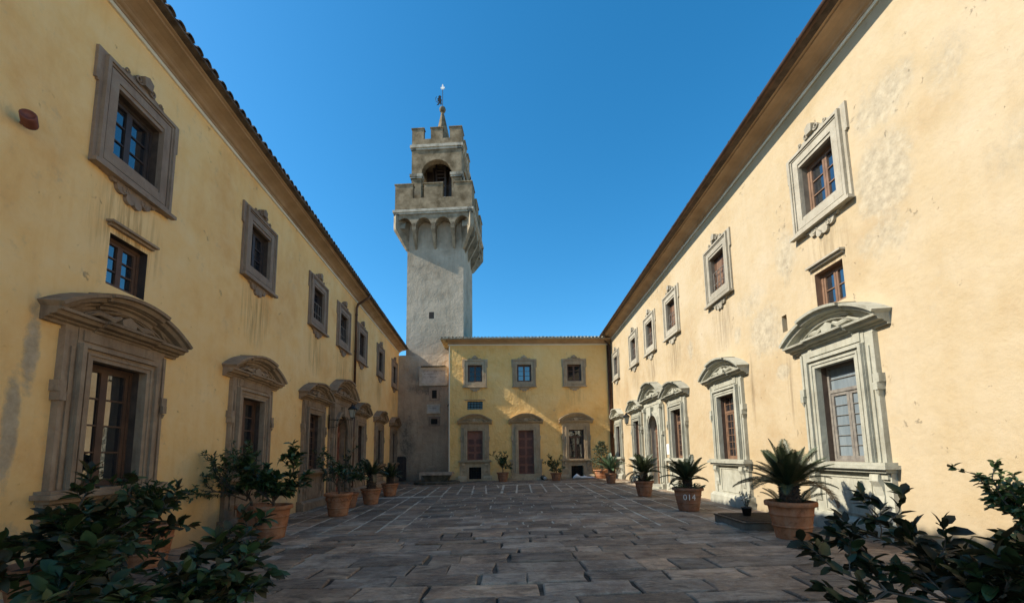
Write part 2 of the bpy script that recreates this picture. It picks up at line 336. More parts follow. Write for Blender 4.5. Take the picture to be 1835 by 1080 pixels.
def cut_rows(y0, y1, xa, xb, wr, lr, jit, gap, h, shear=0.0):
    y = y0; k = 0
    while y < y1:
        d = rnd.uniform(*wr); x = xa(y) - rnd.uniform(0, .5)
        while x < xb(y):
            wd = rnd.uniform(*lr) * (.6 if rnd.random() < .25 else 1)
            if x + wd > xb(y) - .15: wd = xb(y) - x
            a, b = max(x, xa(y)), x + wd
            if b - a > .12:
                j = lambda: rnd.uniform(-jit, jit)
                q = [(a + gap + j(), y + gap + j() * .5), (b - gap + j(), y + gap + j() * .5), (b - gap + j(), y + d - gap + j() * .5), (a + gap + j(), y + d - gap + j() * .5)]
                slab((a + b) / 2, y + d / 2, q, h + rnd.uniform(-.3, .3) * h)
            x += wd
        y += d; k += 1
cl = lambda y: -2.3 - .05 * (y - 8); cr = lambda y: 2.6 + .03 * (y - 8)
cut_rows(-2.0, 8.2, XLw, XRw, (.24, .54), (.42, 1.35), .032, .008, .026)
cut_rows(8.2, 16.0, cl, cr, (.28, .45), (.5, 1.2), .02, .008, .012)
def grid(y0, y1, xa, xb, dx, dy, dirx, gap, h):
    gap *= 1.5
    n = int((y1 - y0) / dy)
    for r in range(n):
        ya = y0 + r * dy; k = 0; x = -8.0
        off = 0
        while x < 8:
            xs = x + off + dirx * (ya + dy / 2)
            a, b = xs, xs + dx
            lo, hi = xa(ya), xb(ya); a2 = lo if a < lo + .2 else a; b2 = hi if b > hi - .2 else b
            if b > lo + .2 and a < hi - .2:
                if b2 < b - .001 or rnd.random() < 2:
                    j = lambda: rnd.uniform(-.012, .012)
                    sh = dirx * dy / 2
                    sa = sh if a2 == a else 0; sb = sh if b2 == b else 0
                    q = [(a2 + gap + j() - sa, ya + gap + j()), (b2 - gap + j() - sb, ya + gap + j()), (b2 - gap + j() + sb, ya + dy - gap + j()), (a2 + gap + j() + sa, ya + dy - gap + j())]
                    slab((a2 + b2) / 2, ya + dy / 2, q, h * rnd.uniform(.8, 1.2))
            x += dx
grid(8.2, 16.0, XLw, cl, .58, .62, -.072, .016, .008)
grid(8.2, 16.0, cr, XRw, .60, .52, .02, .016, .008)
grid(16.0, 21.0, XLw, lambda y: -.48, .58, .62, -.072, .022, .008)
grid(16.0, 21.0, lambda y: -.45, XRw, .60, .52, .02, .022, .008)
cut_rows(21.0, 26.4, XLw, XRw, (.3, .5), (.5, 1.0), .02, .01, .01)
def slab_mb(q, h, cx, cy, seed):
    r = random.Random(seed); b = .014
    vs = []; mx = sum(p[0] for p in q) / 4; my = sum(p[1] for p in q) / 4
    # 8-point outline with worn edges
    out = []
    for i in range(4):
        a, c = Vector(q[i]), Vector(q[(i + 1) % 4]); out.append(a); e = (c - a)
        nrm = Vector((e.y, -e.x)).normalized() * r.uniform(-.026, .012)
        out.append(a + e * r.uniform(.25, .75) + nrm)
    out = [(p.x - cx, p.y - cy) for p in out]
    tx, ty = r.uniform(-.012, .012), r.uniform(-.02, .02)
    base = lambda x, y: gz(x + cx) - gz(cx)
    bot = [(x, y, base(x, y) - .03) for x, y in out]
    mid = [(x, y, base(x, y) + h * .55 + tx * x + ty * y) for x, y in out]
    top = []
    for x, y in out:
        l = math.hypot(x, y); k = max(0, l - b * 1.1) / l
        top.append((x * k, y * k, base(x, y) + h + tx * x + ty * y))
    m = MB(); m.strip([bot, mid, top], closed=True); n = len(out)
    m.add(top, [tuple(range(n))]); return m
def tone_mesh(mb, name, tones):
    me = mb.mesh(name, M['paving'])
    ca = me.color_attributes.new('tone', 'FLOAT_COLOR', 'CORNER')
    vals = []
    for p in me.polygons:
        t_ = tones(p.index)
        for _ in p.loop_indices: vals += [t_[0], t_[1], t_[2], 1]
    ca.data.foreach_set('color', vals); return me
def rand_tone(r):
    t_ = r.uniform(.6, 1.4); wv = r.uniform(-.06, .10); return (t_ * (1 + wv), t_, t_ * (1 - wv))
vis = [i for i, (cx, cy, q, h) in enumerate(stones) if cy > 3.0 and abs(cx) < cy * 1.22 + .1]
vis.sort(key=lambda i: stones[i][1] ** 2 + stones[i][0] ** 2 * .2)
near = set(vis[:298])
for i in sorted(near):
    cx, cy, q, h = stones[i]; t_ = rand_tone(rnd)
    link('paving_stone', tone_mesh(slab_mb(q, h, cx, cy, i), 'paving_stone', lambda k: t_), court, (cx, cy, gz(cx)))
far = MB(); ftone = []
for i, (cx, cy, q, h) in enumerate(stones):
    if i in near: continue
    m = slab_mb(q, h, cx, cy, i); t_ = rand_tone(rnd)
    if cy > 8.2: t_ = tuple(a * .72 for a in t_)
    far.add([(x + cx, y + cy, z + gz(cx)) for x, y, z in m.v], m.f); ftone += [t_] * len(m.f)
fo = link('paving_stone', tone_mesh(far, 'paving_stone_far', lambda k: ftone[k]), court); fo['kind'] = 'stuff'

# ------------------------------------------------------------------ window kit (elevation: x right, y into the wall, z up)
_pane = {}
def pane(parent, x0, x1, z0, z1, y, mat, name='pane'):
    key = (round(x1 - x0, 3), round(z1 - z0, 3), mat.name)
    if key not in _pane:
        a, b = (x1 - x0) / 2, (z1 - z0) / 2
        _pane[key] = MB().box(-a, a, -.003, .003, -b, b).mesh('pane', mat)
    return link(name, _pane[key], parent, ((x0 + x1) / 2, y, (z0 + z1) / 2), (R(rnd.uniform(-.5, .5)), 0, R(rnd.uniform(-.5, .5))))
def glazing(win, x0, x1, z0, z1, y, casements=2, cols=1, rows=3, wood='wood', gl='glass', transom=0, tcols=4, trows=2, mun=.02, stile=.05, name='sash_frame'):
    f = MB(); fw_ = .045
    f.frame(x0, x1, z0, z1, fw_, y - .03, y + .05)
    xa, xb, za, zb = x0 + fw_, x1 - fw_, z0 + fw_, z1 - fw_
    if transom:
        zt = zb - transom
        f.box(xa, xb, y - .035, y + .05, zt - .03, zt + .03)
        cells(f, win, xa, xb, zt + .03, zb, y, tcols, trows, mun, gl); zb = zt - .03
    cw = (xb - xa) / casements
    for k in range(casements):
        a, b = xa + k * cw + .002, xa + (k + 1) * cw - .002
        f.frame(a, b, za, zb, stile, y - .02 + .004 * k, y + .04)
        cells(f, win, a + stile, b - stile, za + stile, zb - stile, y, cols, rows, mun, gl)
    return f.build(name, M[wood], win)
def cells(f, win, xa, xb, za, zb, y, cols, rows, mun, gl):
    cw, rh = (xb - xa) / cols, (zb - za) / rows
    for i in range(1, cols): f.box(xa + i * cw - mun / 2, xa + i * cw + mun / 2, y - .01, y + .03, za, zb)
    for j in range(1, rows): f.box(xa, xb, y - .013, y + .028, za + j * rh - mun / 2, za + j * rh + mun / 2)
    for i in range(cols):
        for j in range(rows):
            pane(win, xa + i * cw + (mun / 2 if i else 0), xa + (i + 1) * cw - (mun / 2 if i < cols - 1 else 0),
                 za + j * rh + (mun / 2 if j else 0), za + (j + 1) * rh - (mun / 2 if j < rows - 1 else 0), y + .012, M[gl])
def reveal(mb, x0, x1, z0, z1, depth=.34, t=.10, y0=0.0):
    mb.box(x0 - t, x0, y0, depth, z0 - t, z1 + t); mb.box(x1, x1 + t, y0, depth, z0 - t, z1 + t)
    mb.box(x0, x1, y0, depth, z1, z1 + t); mb.box(x0, x1, y0, depth, z0 - t, z0)
    return mb
def spiral(mb, cx, cz, y, r, r0, turns, sgn, rad=.014, start=0):
    pts = []
    for k in range(14):
        t = k / 13; a = start + sgn * t * turns * 2 * math.pi; q = r * (1 - t) + r0 * t
        pts.append((cx + q * math.cos(a), y, cz + q * math.sin(a)))
    mb.tube(pts, rad, 5)
def eared(hw, z0, z1, ear, earh):      # outline with ears over the top 30 per cent
    ze = z1 - earh
    return [(-hw, z0), (hw, z0), (hw, ze - .02), (hw + ear * .5, ze - .02), (hw + ear * .5, ze), (hw + ear, ze), (hw + ear, z1), (-hw - ear, z1), (-hw - ear, ze), (-hw - ear * .5, ze), (-hw - ear * .5, ze - .02), (-hw, ze - .02)]
def ring(mb, outer, x0, x1, z0, z1, y0, y1, y_in=None):
    # flat slab with an eared outline and a rectangular hole
    zs = sorted({z for _, z in outer} | {z0, z1})
    for a, b in zip(zs[:-1], zs[1:]):
        mid = (a + b) / 2; xs = []
        n = len(outer)
        for i in range(n):
            p, q = outer[i], outer[(i + 1) % n]
            if (p[1] - mid) * (q[1] - mid) < 0: xs.append(p[0])
        lo, hi = min(xs), max(xs)
        if z0 < mid < z1: mb.box(lo, x0, y0, y1, a, b); mb.box(x1, hi, y0, y1, a, b)
        else: mb.box(lo, hi, y0, y1, a, b)
UPH = 1.746
def upper_window(parent, x, z, st, wood='wood', bars=0, rows=3, gl='glass', name='window', cart=True, blind=False):
    """z = underside of the stone surround"""
    hw = .722; ow, oz0, oz1 = .435, .345, 1.395
    m = MB()
    ring(m, eared(hw, 0, UPH, .053, .5), -ow, ow, oz0, oz1, -.045, .02)
    m.frame(-hw + .05, hw - .05, .05, UPH - .05, .05, -.10, -.042)
    m.frame(-hw + .102, hw - .102, .102, UPH - .102, .03, -.075, -.042)
    m.frame(-hw + .15, hw - .15, .15, UPH - .15, hw - .15 - ow - .002, -.065, -.042)
    m.box(-hw - .03, hw + .03, -.14, -.045, -.012, .045)                  # sill bead
    wn = m.build(name, M[st], parent, (x, 0, z))
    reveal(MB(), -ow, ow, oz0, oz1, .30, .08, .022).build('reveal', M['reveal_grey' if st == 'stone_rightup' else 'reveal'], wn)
    a = MB(); pts = [(-.56, 0)]
    for (cx_, r_, dz) in ((-.36, .045, -.015), (-.22, .09, -.07), (-.07, .075, -.17), (.07, .075, -.17), (.22, .09, -.07), (.36, .045, -.015)):
        for k in range(6):
            t = math.pi + math.pi * k / 5; pts.append((cx_ + r_ * math.cos(t), dz + r_ * math.sin(t)))
    pts.append((.56, 0)); a.prism(pts, -.055, .01)
    spiral(a, -.17, -.08, -.06, .07, .02, 1.2, 1, .010); spiral(a, .17, -.08, -.06, .07, .02, 1.2, -1, .010)
    a.build('apron', M[st], wn, (0, 0, -.012))
    if cart:
        c_ = MB(); c_.prism([(-.42, 0), (.42, 0), (.38, .03), (.22, .05), (.12, .17), (-.12, .17), (-.22, .05), (-.38, .03)], -.05, .01)
        spiral(c_, -.13, .09, -.07, .07, .02, 1.3, -1, .016, R(20)); spiral(c_, .13, .09, -.07, .07, .02, 1.3, 1, .016, R(160))
        spiral(c_, -.33, .04, -.06, .04, .012, 1.1, 1, .012); spiral(c_, .33, .04, -.06, .04, .012, 1.1, -1, .012)
        c_.prism([(-.07, .05), (.07, .05), (.09, .19), (0, .24), (-.09, .19)], -.12, .01)
        c_.build('cartouche', M[st], wn, (0, 0, UPH), smooth=False)
    glazing(wn, -ow, ow, oz0, oz1, .15, 2, 1, rows, wood, gl)
    if blind: MB().box(-ow + .09, -.06, .136, .15, oz0 + .09, oz1 - .1).build('shutter', M['wood_lit'], wn)
    if bars:
        b = MB()
        for k in range(5): xk = -ow + .05 + k * (2 * ow - .1) / 4; b.tube([(xk, .05, oz0), (xk, .05, oz0 + .62)], .010, 5)
        for zz in (oz0 + .25, oz0 + .6): b.tube([(-ow, .05, zz), (ow, .05, zz)], .012, 5)
        b.build('iron_bars', M['iron' if st == 'stone_left' else 'wood_grey'], wn)
    return wn
PROF = [(0, -.21), (-.06, -.21), (-.07, -.17), (-.12, -.15), (-.13, -.12), (-.22, -.105), (-.25, -.05), (-.30, -.045), (-.31, 0), (0, .015)]
def arc_sweep(mb, half, zt, sag, prof, f0=-1.0, f1=1.0, n=16, extra=0.0, dr=0.0):
    Rr = (half * half + sag * sag) / (2 * sag); zc = zt + sag - Rr; am = math.asin(min(1, half / Rr)); rows = []
    for k in range(n + 1):
        a = am * (f0 + (f1 - f0) * k / n)
        rows.append([((Rr + r + dr) * math.sin(a), y - (extra if y < 0 else 0), zc + (Rr + r + dr) * math.cos(a)) for y, r in prof])
    return mb.strip(rows, closed=True, caps=True)
def lin_sweep(mb, x0, x1, zt, prof, extra=0.0, ret=.0):
    rows = [[(x, y - (extra if y < 0 else 0), zt + r) for y, r in prof] for x in (x0, x1)]
    return mb.strip(rows, closed=True, caps=True)
def pediment(win, half, ztip, sag, st, name='pediment', s=1.0):
    p = MB(); prof = [(y * s, r * s) for y, r in PROF]
    arc_sweep(p, half, ztip, sag, prof)
    arc_sweep(p, half, ztip, sag, prof, -.42, .42, 10, .055, .014)
    # horizontal cornice, broken forward in the middle
    hp = [(y * .85 * s, r * .8 * s) for y, r in PROF]
    zc = ztip - .055 * s
    lin_sweep(p, -half * .965, half * .965, zc, hp); lin_sweep(p, -half * .42, half * .42, zc + .006, hp, .05)
    # tympanum and its carved relief
    Rr = (half * half + sag * sag) / (2 * sag); z0 = ztip + sag - Rr; pts = [(-half * .8, zc - .05)]; pts = []
    am = math.asin(half / Rr)
    for k in range(13):
        a = -am * .86 + 2 * am * .86 * k / 12; pts.append(((Rr - .12 * s) * math.sin(a), max(zc - .1, z0 + (Rr - .12 * s) * math.cos(a))))
    pts = [(pts[0][0], zc - .15)] + pts + [(pts[-1][0], zc - .15)]
    p.prism(pts[::-1], -.035, .01)
    fo = p.build(name, M[st], win)
    r_ = MB()
    inner = [(y * .42 * s - .03, r * .30 * s) for y, r in PROF]
    arc_sweep(r_, half * .60, zc + .02, sag * .56, inner, n=10)
    for sg in (-1, 1):
        pl = [(sg * half * .55, -.08, zc + .06 * s), (sg * half * .40, -.11, zc + .13 * s), (sg * half * .22, -.12, zc + .10 * s), (sg * half * .10, -.11, zc + .17 * s)]
        r_.tube(pl, [.02 * s, .045 * s, .05 * s, .03 * s], 6)
        r_.tube([(sg * half * .72, -.08, zc + .05 * s), (sg * half * .55, -.10, zc + .22 * sag / .42), (sg * half * .40, -.08, zc + .28 * sag / .42)], [.015, .035 * s, .02], 6)
    r_.prism([(-.10 * s, zc), (.10 * s, zc), (.13 * s, zc + .14 * s), (0, zc + .22 * s), (-.13 * s, zc + .14 * s)], -.16, -.02)
    r_.build('tympanum_relief', M[st], win, smooth=False)
    return fo
def ground_window(parent, x, st, kind='grid', half=1.14, lower=None, name='window', zg=0.0, steps=False, ow=.46, s=1.0):
    """local z 0 = ground"""
    oz0, oz1 = 1.22, 2.97
    if steps: oz0 = .36
    m = MB()
    bot = oz0 - (.0 if steps else 0)
    # architrave
    m.box(-.66, -ow, -.10, .02, bot, oz1 + .2); m.box(ow, .66, -.10, .02, bot, oz1 + .2); m.box(-ow, ow, -.10, .02, oz1, oz1 + .2)
    m.box(-.655, -.60, -.145, -.098, bot, oz1 + .195); m.box(.60, .655, -.145, -.098, bot, oz1 + .195); m.box(-.60, .60, -.145, -.098, oz1 + .14, oz1 + .195)
    m.box(-.55, -.52, -.118, -.098, bot, oz1 + .09); m.box(.52, .55, -.118, -.098, bot, oz1 + .09); m.box(-.52, .52, -.118, -.098, oz1 + .06, oz1 + .09)
    # back strips and ears
    for sg in (-1, 1):
        m.box(sg * .662, sg * .83, -.06, .02, .3, 3.42)
        m.box(sg * .80, sg * .848, -.085, .018, bot, 3.3)
        m.box(sg * .70, sg * .745, -.082, -.058, bot, 3.1)
        m.box(sg * .79, sg * .90, -.11, .016, 2.48, 2.62); m.box(sg * .80, sg * .88, -.13, .015, 2.36, 2.478)
        m.tube([(sg * .845, -.10, 2.35), (sg * .845, -.09, 2.28)], [.028, .012], 6)
    m.box(-.66, .66, -.07, .02, oz1 + .202, 3.42)
    m.box(-.60, .60, -.09, -.068, oz1 + .24, 3.36)
    wn = m.build(name, M[st], parent, (x, 0, zg))
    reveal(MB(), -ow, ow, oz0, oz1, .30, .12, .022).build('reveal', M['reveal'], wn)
    pediment(wn, half, 3.57, .40, st)
    if not steps:
        sl = MB()
        sl.box(-.98, .98, -.24, .02, 1.115, 1.175); sl.box(-.94, .94, -.20, .02, 1.176, 1.218); sl.box(-.92, .92, -.18, .02, 1.06, 1.113)
        sl.build('sill', M[st], wn)
        pb = MB()
        if lower:
            lo, hi, z0_, z1_ = -.37, .37, .06, .80
            pb.box(-.74, lo, -.07, .02, .0, 1.058); pb.box(hi, .74, -.07, .02, 0, 1.058); pb.box(lo, hi, -.07, .02, z1_, 1.058); pb.box(lo, hi, -.07, .02, 0, z0_)
            pb.frame(lo - .06, hi + .06, z0_ - .02, z1_ + .06, .06, -.10, -.068)
            reveal(pb, lo, hi, z0_, z1_, .3, .06, .022)
        else:
            pb.box(-.74, .74, -.07, .02, .24, 1.058); pb.frame(-.52, .52, .34, .98, .025, -.088, -.068)
        for sg in (-1, 1):
            # scroll console under the sill
            pts = [(-.07, 1.058), (-.17, 1.03), (-.185, .93), (-.13, .84), (-.105, .7), (-.12, .6), (-.09, .5), (-.068, .48)]
            rows = [[(sg * xx, y, z) for y, z in pts] for xx in (.60, .76)]
            pb.strip(rows, closed=True, caps=True)
            pb.box(sg * .762, sg * .90, -.09, .018, .28, 1.056); pb.box(sg * .77, sg * .88, -.13, -.088, .96, 1.04)
            if lower:
                rows = [[(sg * xx, y, z) for y, z in ((-.02, .3), (-.16, .28), (-.24, .18), (-.24, -.12), (-.02, -.12))] for xx in (.50, 1.0)]
                pb.strip(rows, closed=True, caps=True)
        if not lower:
            rows = [[(xx, y, z) for y, z in ((.01, .30), (-.12, .29), (-.20, .22), (-.22, -.12), (.01, -.12))] for xx in (-.98, -.33, .31, .98)]
            pb.strip([[(a_ * (1), b__ , c__) for a_, b__, c__ in r] for r in rows], closed=True, caps=True)
        pb.build('plinth', M[st], wn)
        if lower:
            MB().box(-.37, .37, .2, .21, .06, .80).build('cellar_opening', M['dark'], wn)
            gr = MB()
            for k in range(1, 5): gr.tube([(-.37 + k * .148, -.02, .06), (-.37 + k * .148, -.02, .80)], .010, 5)
            for k in range(1, 5): gr.tube([(-.37, -.03, .06 + k * .148), (.37, -.03, .06 + k * .148)], .009, 5)
            gr.build('grille', M['iron'], wn)
    else:
        pb = MB()
        for sg in (-1, 1):
            pb.box(sg * .46, sg * .9, -.16, .02, -.1, .44)
            pb.box(sg * .835, sg * .93, -.12, .015, .44, 1.1)
            pb.box(sg * .83, sg * 1.0, -.15, .013, 1.1, 1.22)
        pb.build('plinth', M[st], wn)
    if kind == 'big': glazing(wn, -ow, ow, oz0, oz1, .15, 2, 1, 4, 'wood', 'glass', mun=.022, stile=.055)
    elif kind == 'big5': glazing(wn, -ow, ow, oz0, oz1, .15, 2, 1, 5, 'wood', 'glass', mun=.022, stile=.055)
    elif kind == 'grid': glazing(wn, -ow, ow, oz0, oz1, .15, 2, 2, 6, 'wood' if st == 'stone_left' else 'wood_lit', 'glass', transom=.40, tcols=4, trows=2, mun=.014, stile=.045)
    elif kind == 'curtain':
        glazing(wn, -ow, ow, oz0, oz1, .15, 2, 1, 6, 'wood_grey', 'glass_curtain', transom=.42, tcols=1, trows=2, mun=.008, stile=.055)
    elif kind == 'big3': glazing(wn, -ow, ow, oz0, oz1, .20, 2, 1, 3, 'wood', 'glass', transom=.36, tcols=2, trows=1, mun=.02, stile=.06)
    elif kind in ('shutter', 'door'):
        d = MB(); y = .16; d.box(-ow, ow, y + .012, y + .05, oz0, oz1)
        rows = [1.0] * (5 if kind == 'door' else 3); H = oz1 - oz0
        top = 0 if kind == 'door' else .42
        if top:
            d.box(-ow, ow, y - .025, y - .002, oz1 - .05, oz1); d.box(-ow, ow, y - .025, y - .002, oz1 - top - .02, oz1 - top + .03)
        hh = (H - top) / len(rows)
        for sx in (-1, 1):
            d.box(sx * .004, sx * .05, y - .025, y - .002, oz0, oz1 - top - .02 if top else oz1); d.box(sx * (ow - .05), sx * ow, y - .025, y - .002, oz0, oz1 - top - .02 if top else oz1)
            for k in range(len(rows) + 1):
                zz = min(max(oz0 + k * hh, oz0 + .03), oz1 - .03 if not top else oz1 - top - .05)
                d.box(sx * .052, sx * (ow - .052), y - .022, y - .002, zz - .03, zz + .03)
        leaf = d.build('door_leaf' if kind == 'door' else 'shutter', M['wood_red'], wn)
        pn = MB().box(-(ow - .14) / 2, (ow - .14) / 2, -.008, .008, -hh / 2 + .065, hh / 2 - .065).mesh('panel', M['wood_red_panel'])
        for sx in (-1, 1):
            for k in range(len(rows)): link('panel', pn, wn, (sx * (ow / 2), y + .002, oz0 + (k + .5) * hh))
    return wn
def arch_pts(hw, zs, n=14, z0=None):
    return [(-hw * math.cos(math.pi * k / n), zs + hw * math.sin(math.pi * k / n)) for k in range(n + 1)]
def arched_door(parent, x, st, wood, name='door'):
    """monumental round-headed doorway"""
    hw, zs = .62, 2.45; m = MB()
    # stone field pierced by the arch
    A = arch_pts(hw, zs); n = len(A)
    OX, OZ = .93, 3.5
    outer = []
    for px, pz in A:
        t = (px / hw + 1) / 2
        outer.append((px / hw * OX, OZ))
    for y0, y1, sc in ((-.08, .02, 1),):
        for k in range(n - 1):
            q = [A[k], A[k + 1], outer[k + 1], outer[k]]
            m.prism(q, y0, y1)
        for sg in (-1, 1): m.box(sg * hw, sg * OX, y0, y1, -.1, zs)
        for sg in (-1, 1): m.box(sg * hw, sg * OX, y0, y1, zs, zs + .001)
    # spandrel sides
    for sg in (-1, 1): m.prism([(sg * hw, zs), (sg * OX, zs), (sg * OX, OZ)] if sg > 0 else [(-OX, zs), (-hw, zs), (-OX, OZ)], -.078, .02)
    # arch mouldings
    for r0, r1, yy in ((hw + .01, hw + .07, -.13), (hw + .09, hw + .17, -.16), (hw + .175, hw + .21, -.11)):
        a1, a2 = arch_pts(r0, zs), arch_pts(r1, zs)
        for k in range(n - 1): m.prism([a1[k], a1[k + 1], a2[k + 1], a2[k]], yy, -.076)
        for sg in (-1, 1): m.box(sg * r0, sg * r1, yy, -.076, .28, zs)
    # intrados
    rows = [[(px, y, pz) for y in (-.08, .36)] for px, pz in [(-hw, -.1)] + A + [(hw, -.1)]]
    m.strip(rows)
    rows = [[(px * 1.08, y, pz + .05) for y in (.018, .36)] for px, pz in [(-hw, -.1)] + A + [(hw, -.1)]]; m.strip(rows)
    for sg in (-1, 1):
        m.box(sg * .932, sg * 1.12, -.13, .02, -.1, 3.5); m.box(sg * .96, sg * 1.09, -.17, -.128, .35, 3.3)
        m.box(sg * .90, sg * 1.16, -.20, .019, 3.30, 3.44); m.box(sg * .90, sg * 1.16, -.22, .019, -.12, .28)
        m.box(sg * 1.122, sg * 1.22, -.06, .018, -.1, 3.4); m.box(sg * 1.10, sg * 1.2, -.15, .017, 2.2, 2.35)
    m.box(-1.12, 1.12, -.10, .02, 3.502, 3.66)
    m.prism([(-.09, 3.05), (.09, 3.05), (.14, 3.42), (-.14, 3.42)], -.22, -.07)
    wn = m.build(name, M[st], parent, (x, 0, 0))
    pediment(wn, 1.40, 3.87, .60, st, s=1.08)
    # leaf
    d = MB(); y = .24
    P = [(-hw - .03, -.1)] + arch_pts(hw + .03, zs) + [(hw + .03, -.1)]
    d.prism(P[::-1], y, y + .06)
    d.box(-hw, hw, y - .05, y - .002, zs - .07, zs + .03)
    for sx in (-1, 1):
        d.box(sx * .005, sx * .06, y - .03, y - .001, 0, zs - .07); d.box(sx * (hw - .07), sx * hw, y - .03, y - .001, 0, zs - .07)
        for zz in (.03, .62, 1.2, 1.78, zs - .12): d.box(sx * .062, sx * (hw - .072), y - .028, y - .001, zz - .04, zz + .05)
    for a in (35, 62, 90, 118, 145): d.tube([(0, y - .02, zs + .04), (math.cos(R(a)) * (hw - .05), y - .02, zs + math.sin(R(a)) * (hw - .05))], .018, 5)
    a1, a2 = arch_pts(hw - .10, zs), arch_pts(hw - .03, zs)
    for k in range(n - 1): d.prism([a1[k], a1[k + 1], a2[k + 1], a2[k]], y - .035, y - .003)
    d.build('door_leaf', M[wood], wn)
    st_ = MB().box(-1.3, 1.3, -.55, .02, -.15, .10); st_.box(-1.05, 1.05, -.32, .3, .10, .17); st_.build('step', M[st], wn)
    MB().lathe([(.0, -.03), (.03, -.02), (.035, 0), (.03, .02), (0, .03)], (.12, y - .06, 1.05), 10).build('handle', M['iron'], wn, smooth=True)
    return wn
def small_window(parent, x, z0, z1, hw, wood='wood', st='cornice', cols=2, rows=3, hood=True, gl='glass', name='window'):
    m = MB(); reveal(m, -hw, hw, 0, z1 - z0, .3, .05, .004)
    wn = m.build(name, M['wood_dark'] if wood == 'wood' else M[wood], parent, (x, 0, z0))
    if hood:
        h = MB().box(-hw - .09, hw + .09, -.11, .02, z1 - z0 + .13, z1 - z0 + .165); h.box(-hw - .06, hw + .06, -.06, .02, z1 - z0 + .09, z1 - z0 + .128); h.build('hood', M[st], wn)
    glazing(wn, -hw, hw, 0, z1 - z0, .15, 2, 1, rows, wood, gl, stile=.045)
    return wn

# ------------------------------------------------------------------ wings
def wall_front(x0, x1, z0, z1, holes, depth, name, mat, parent):
    """front sheet with real openings on a closed body; reveals come with each window"""
    xs = sorted({x0, x1} | {h[0] for h in holes} | {h[1] for h in holes}); zs = sorted({z0, z1} | {h[2] for h in holes} | {h[3] for h in holes})
    def sub(a):
        o = [a[0]]
        for p, q in zip(a[:-1], a[1:]):
            k = max(1, int((q - p) / 1.2)); o += [p + (q - p) * (i + 1) / k for i in range(k)]
        return o
    xs, zs = sub(xs), sub(zs); m = MB(); idx = {}
    def vtx(i, j):
        if (i, j) not in idx: idx[(i, j)] = len(m.v); m.v.append((xs[i], 0, zs[j]))
        return idx[(i, j)]
    for i in range(len(xs) - 1):
        for j in range(len(zs) - 1):
            cx, cz = (xs[i] + xs[i + 1]) / 2, (zs[j] + zs[j + 1]) / 2
            if any(h[0] < cx < h[1] and h[2] < cz < h[3] for h in holes): continue
            m.f.append((vtx(i, j), vtx(i + 1, j), vtx(i + 1, j + 1), vtx(i, j + 1)))
    b = len(m.v); T = .42
    m.v += [(x0, 0, z0), (x1, 0, z0), (x1, 0, z1), (x0, 0, z1), (x0, depth, z0), (x1, depth, z0), (x1, depth, z1), (x0, depth, z1),
            (x0, T, z0), (x1, T, z0), (x1, T, z1), (x0, T, z1)]
    m.f += [(b, b + 4, b + 7, b + 3), (b + 1, b + 2, b + 6, b + 5), (b + 4, b + 5, b + 6, b + 7), (b + 3, b + 7, b + 6, b + 2), (b + 8, b + 9, b + 10, b + 11)]
    return m.build(name, M[mat], parent)
def cornice(parent, x0, x1, zs, z1, ret0=0.0, over=.60):
    """white strip, stepped and coved cornice up to the eaves; zs strip height, z1 eave height"""
    h = z1 - zs
    prof = [(0, .07), (-.05, .07), (-.06, .10), (-.10, .11), (-.12, .125), (-.13, .14), (-.17, .165), (-.26, .20), (-.36, .215), (-.42, .215), (-.43, .245), (-.47, .25), (-.50, .27), (-.52, h - .03), (0, h)]
    prof = [(y, min(r, h - .03) if i < 13 else r) for i, (y, r) in enumerate(prof)]
    c = MB(); c.strip([[(x, y, zs + r) for y, r in prof] for x in (x0, x1)], closed=True, caps=True)
    c.build('cornice', M['cornice'], parent)
    MB().box(x0, x1, -.035, .01, zs, zs + .066).build('white_band', M['strip'], parent)
def roof(parent, x0, x1, z1, depth, over=.61, mat='tile', tiles='stuff', slope=.30):
    m = MB(); e0 = -over
    zt = z1 + .03
    rid = depth / 2; zr = zt + (rid + over) * slope
    m.add([(x0, e0, zt - .05), (x1, e0, zt - .05), (x1, e0, zt), (x0, e0, zt), (x0, rid, zr), (x1, rid, zr), (x0, depth + over, zt), (x1, depth + over, zt), (x0, depth + over, zt - .05), (x1, depth + over, zt - .05)],
          [(0, 1, 2, 3), (3, 2, 5, 4), (4, 5, 7, 6), (6, 7, 9, 8), (8, 9, 1, 0), (0, 3, 4, 6, 8), (1, 9, 7, 5, 2)])
    r = m.build('roof', M[mat], parent)
    # barrel tiles: cover course shown at the eaves, run up the slope
    def barrel(L):
        t = MB(); rows = []
        for k in range(7):
            a = math.pi * k / 6; ca, sa = math.cos(a), math.sin(a)
            rows.append([(.088 * ca, -.035, .070 * sa), (.07 * ca, L, .058 * sa + L * slope), (.058 * ca, L, .045 * sa + L * slope), (.070 * ca, -.035, .052 * sa)])
        t.strip(rows, closed=True, caps=True); return t
    n = int((x1 - x0) / .215)
    if tiles == 'parts':
        me = barrel(.42).mesh('roof_tile', M[mat])
        for k in range(n):
            for j in range(2):
                link('roof_tile', me, r, (x0 + (k + .5) * (x1 - x0) / n + rnd.uniform(-.012, .012), e0 + .0 + j * .38, zt + j * .38 * slope + .0 + rnd.uniform(-.006, .012)), (0, 0, R(rnd.uniform(-3, 3))))
    else:
        t = MB()
        for k in range(n):
            for j in range(2):
                b = barrel(.42); ox = x0 + (k + .5) * (x1 - x0) / n + rnd.uniform(-.012, .012); oy = e0 + j * .38; oz = zt - .028 + j * .38 * slope + rnd.uniform(-.008, .010)
                t.add([(x + ox, y + oy, z + oz) for x, y, z in b.v], b.f)
        o = t.build('roof_tile', M[mat], r); o['kind'] = 'stuff'
    return r
